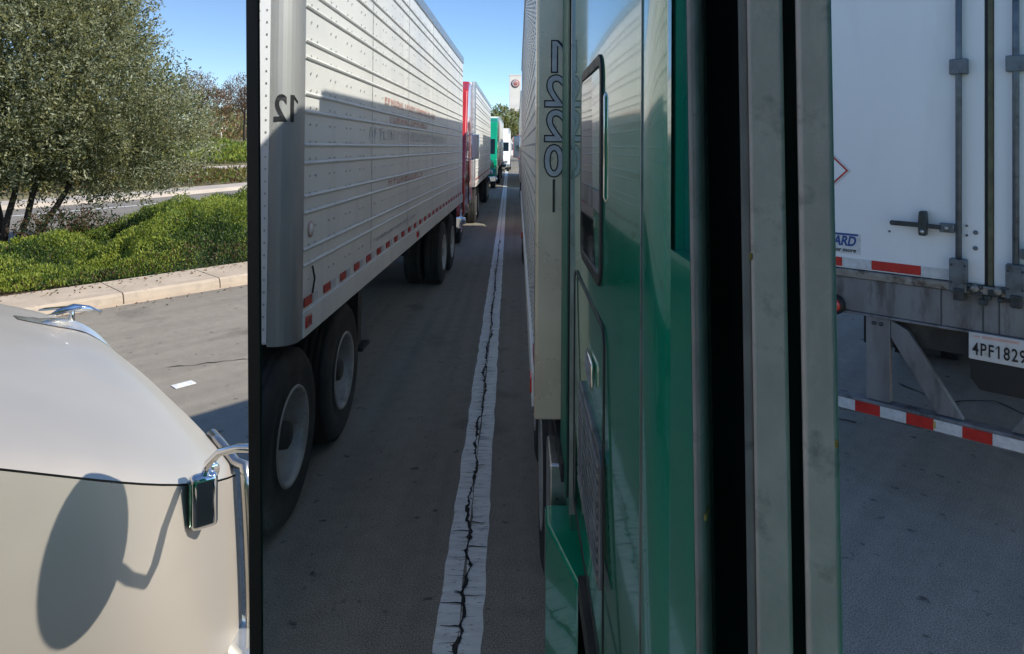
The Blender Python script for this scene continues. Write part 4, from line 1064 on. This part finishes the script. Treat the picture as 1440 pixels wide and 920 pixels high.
# pale path winding up the bank
pp = []
for i in range(26):
    y = 4 + i * 1.5; xc = -38.5 - .12 * (y - 10) - .5 * math.sin(y * .2)
    pp.append((xc, y))
tag(MB().add([(x + .9, y, tz(x + .9, y) + .05) for x, y in pp] + [(x - .9, y, tz(x - .9, y) + .06) for x, y in pp], [(i, i + 1, i + 27, i + 26) for i in range(25)]).build('path', M['path']), kind='structure')
def far_cover(x0, x1, y0, y1, n_, h_, mats, seed, L_=.22, W_=.09):
    g_ = np.random.default_rng(seed); x = g_.uniform(x0, x1, n_); y = g_.uniform(y0, y1, n_)
    hh = h_ * (0.35 + .65 * np.clip(np.sin(x * 1.1 + seed) * np.sin(y * .9 + x * .3) + .45, 0, 1))
    base = np.array([height(a_, 0) for a_ in x])
    z = base + hh * g_.uniform(.2, 1, n_)
    d_ = unit(g_.normal(size=(n_, 3)) * .7 + np.array([0, 0, 1.0])); ch = g_.choice(3, n_, p=[.5, .32, .18])
    return leaf_mesh('bank_planting', np.stack([x, y, z], 1), d_, L_, W_, mats, ch, None, 'stuff', seed)
far_cover(-84, -64, -70, 100, 45000, 3.0, ('brown1', 'olive2', 'yell1'), 47, .5, .22)
far_cover(-37.0, -30.5, 6, 30, 15000, .55, ('yell1', 'twig', 'bush2'), 41)
far_cover(-52, -41.5, 12, 40, 26000, .8, ('bush1', 'bush2', 'yell1'), 42, .3, .12)
far_cover(-37.5, -30.5, -12, 6, 9000, .6, ('yell1', 'bush2', 'twig'), 43)
far_cover(-60, -41.5, -25, 12, 22000, .9, ('bush1', 'bush2', 'twig'), 44, .3, .12)
def brown_tree(name, label, x, y, h, seed, mats=('brown1', 'brown2', 'twig'), group=None, w=1.0, n_=900, L_=.16, W_=.07):
    t = thing(name, label, 'tree', (x, y, height(x, y)), 0, group)
    branchy(t, (0, 0, 0), (0, 0, h * .8), .09 * w, .03, seed=seed)
    tr_ = t.children[0]
    q_ = random.Random(seed)
    for k in range(7):
        a_ = q_.uniform(0, 6.28); s_ = h * q_.uniform(.32, .6)
        branchy(tr_, (0, 0, s_), (math.cos(a_) * w * 1.1, math.sin(a_) * w * 1.1, s_ + h * .32), .035, .01, 'limb', .04, seed * 3 + k, 4)
    crown_leaves(t, [(0, 0, h * .68, w * 1.1, w * 1.1, h * .26), (.4 * w, .5 * w, h * .58, w, w, h * .18), (-.4 * w, -.4 * w, h * .6, w, w, h * .2)], n_, 7, L_, W_, mats, seed, upb=.8, spray_len=.5, spread=.09)
    return t
brown_tree('young_tree', 'rusty brown young tree just left of the mirror, nearest of the far trees', -55.5, 23.2, 6.0, 71, w=1.5)
brown_tree('young_tree', 'thin tan tree half hidden behind the mirror edge', -58, 28.2, 6.4, 72, w=1.5)
brown_tree('young_tree', 'tan tree partly hidden by the olive crown', -60, 21.0, 5.6, 73, w=1.5)
brown_tree('young_tree', 'brown tree showing through the olive branches', -62, 10.0, 5.4, 74, w=1.5)
brown_tree('young_tree', 'rust tree far left behind the olive tree', -60, 3.0, 5.8, 75, w=1.5)
for i, (x, y, h) in enumerate(((-95, 44, 5), (-100, 34, 6), (-92, 52, 4.6), (-105, 60, 6), (-98, 25, 6), (-96, 10, 6))):
    brown_tree('distant_tree', ['low hazy tree on the skyline just left of the mirror edge', 'hazy tree on the skyline behind the right side of the olive', 'small hazy tree hidden behind the mirror on the skyline', 'broad hazy tree on the skyline behind the mirror', 'hazy green tree behind the middle of the olive crown', 'hazy green tree farthest left on the skyline'][i], x, y, h, 80 + i, ('olive2', 'olive1', 'brown1'), 'distant trees on the skyline', 2.6, 500, .4, .2)
# thin marker post near the young trees
MP = tag(MB().tube([(-54.6, 24.6, 1.3), (-54.6, 24.6, 2.5)], .06, 10).build('marker_post', M['path']), 'pale short post standing by the young brown trees', 'post')
# trees seen in the mirror beyond the queue
for i, (dx, b_, h, w_) in enumerate(((-2.4, 100, 8.6, 2.2), (.6, 104, 8.0, 2.0), (-5.6, 108, 7.4, 2.2), (3.4, 112, 7.2, 2.2))):
    brown_tree('roadside_tree', ['yellow-green tree in front of the white tower', 'rounded olive-green tree right of the tower foot', 'low green tree left of the tower behind the queue', 'green tree hidden behind the near trailer'][i], VX + dx, VY - b_, h, 90 + i, ('yell1', 'olive1', 'bush2'), None, w_, 1200, .34, .18)
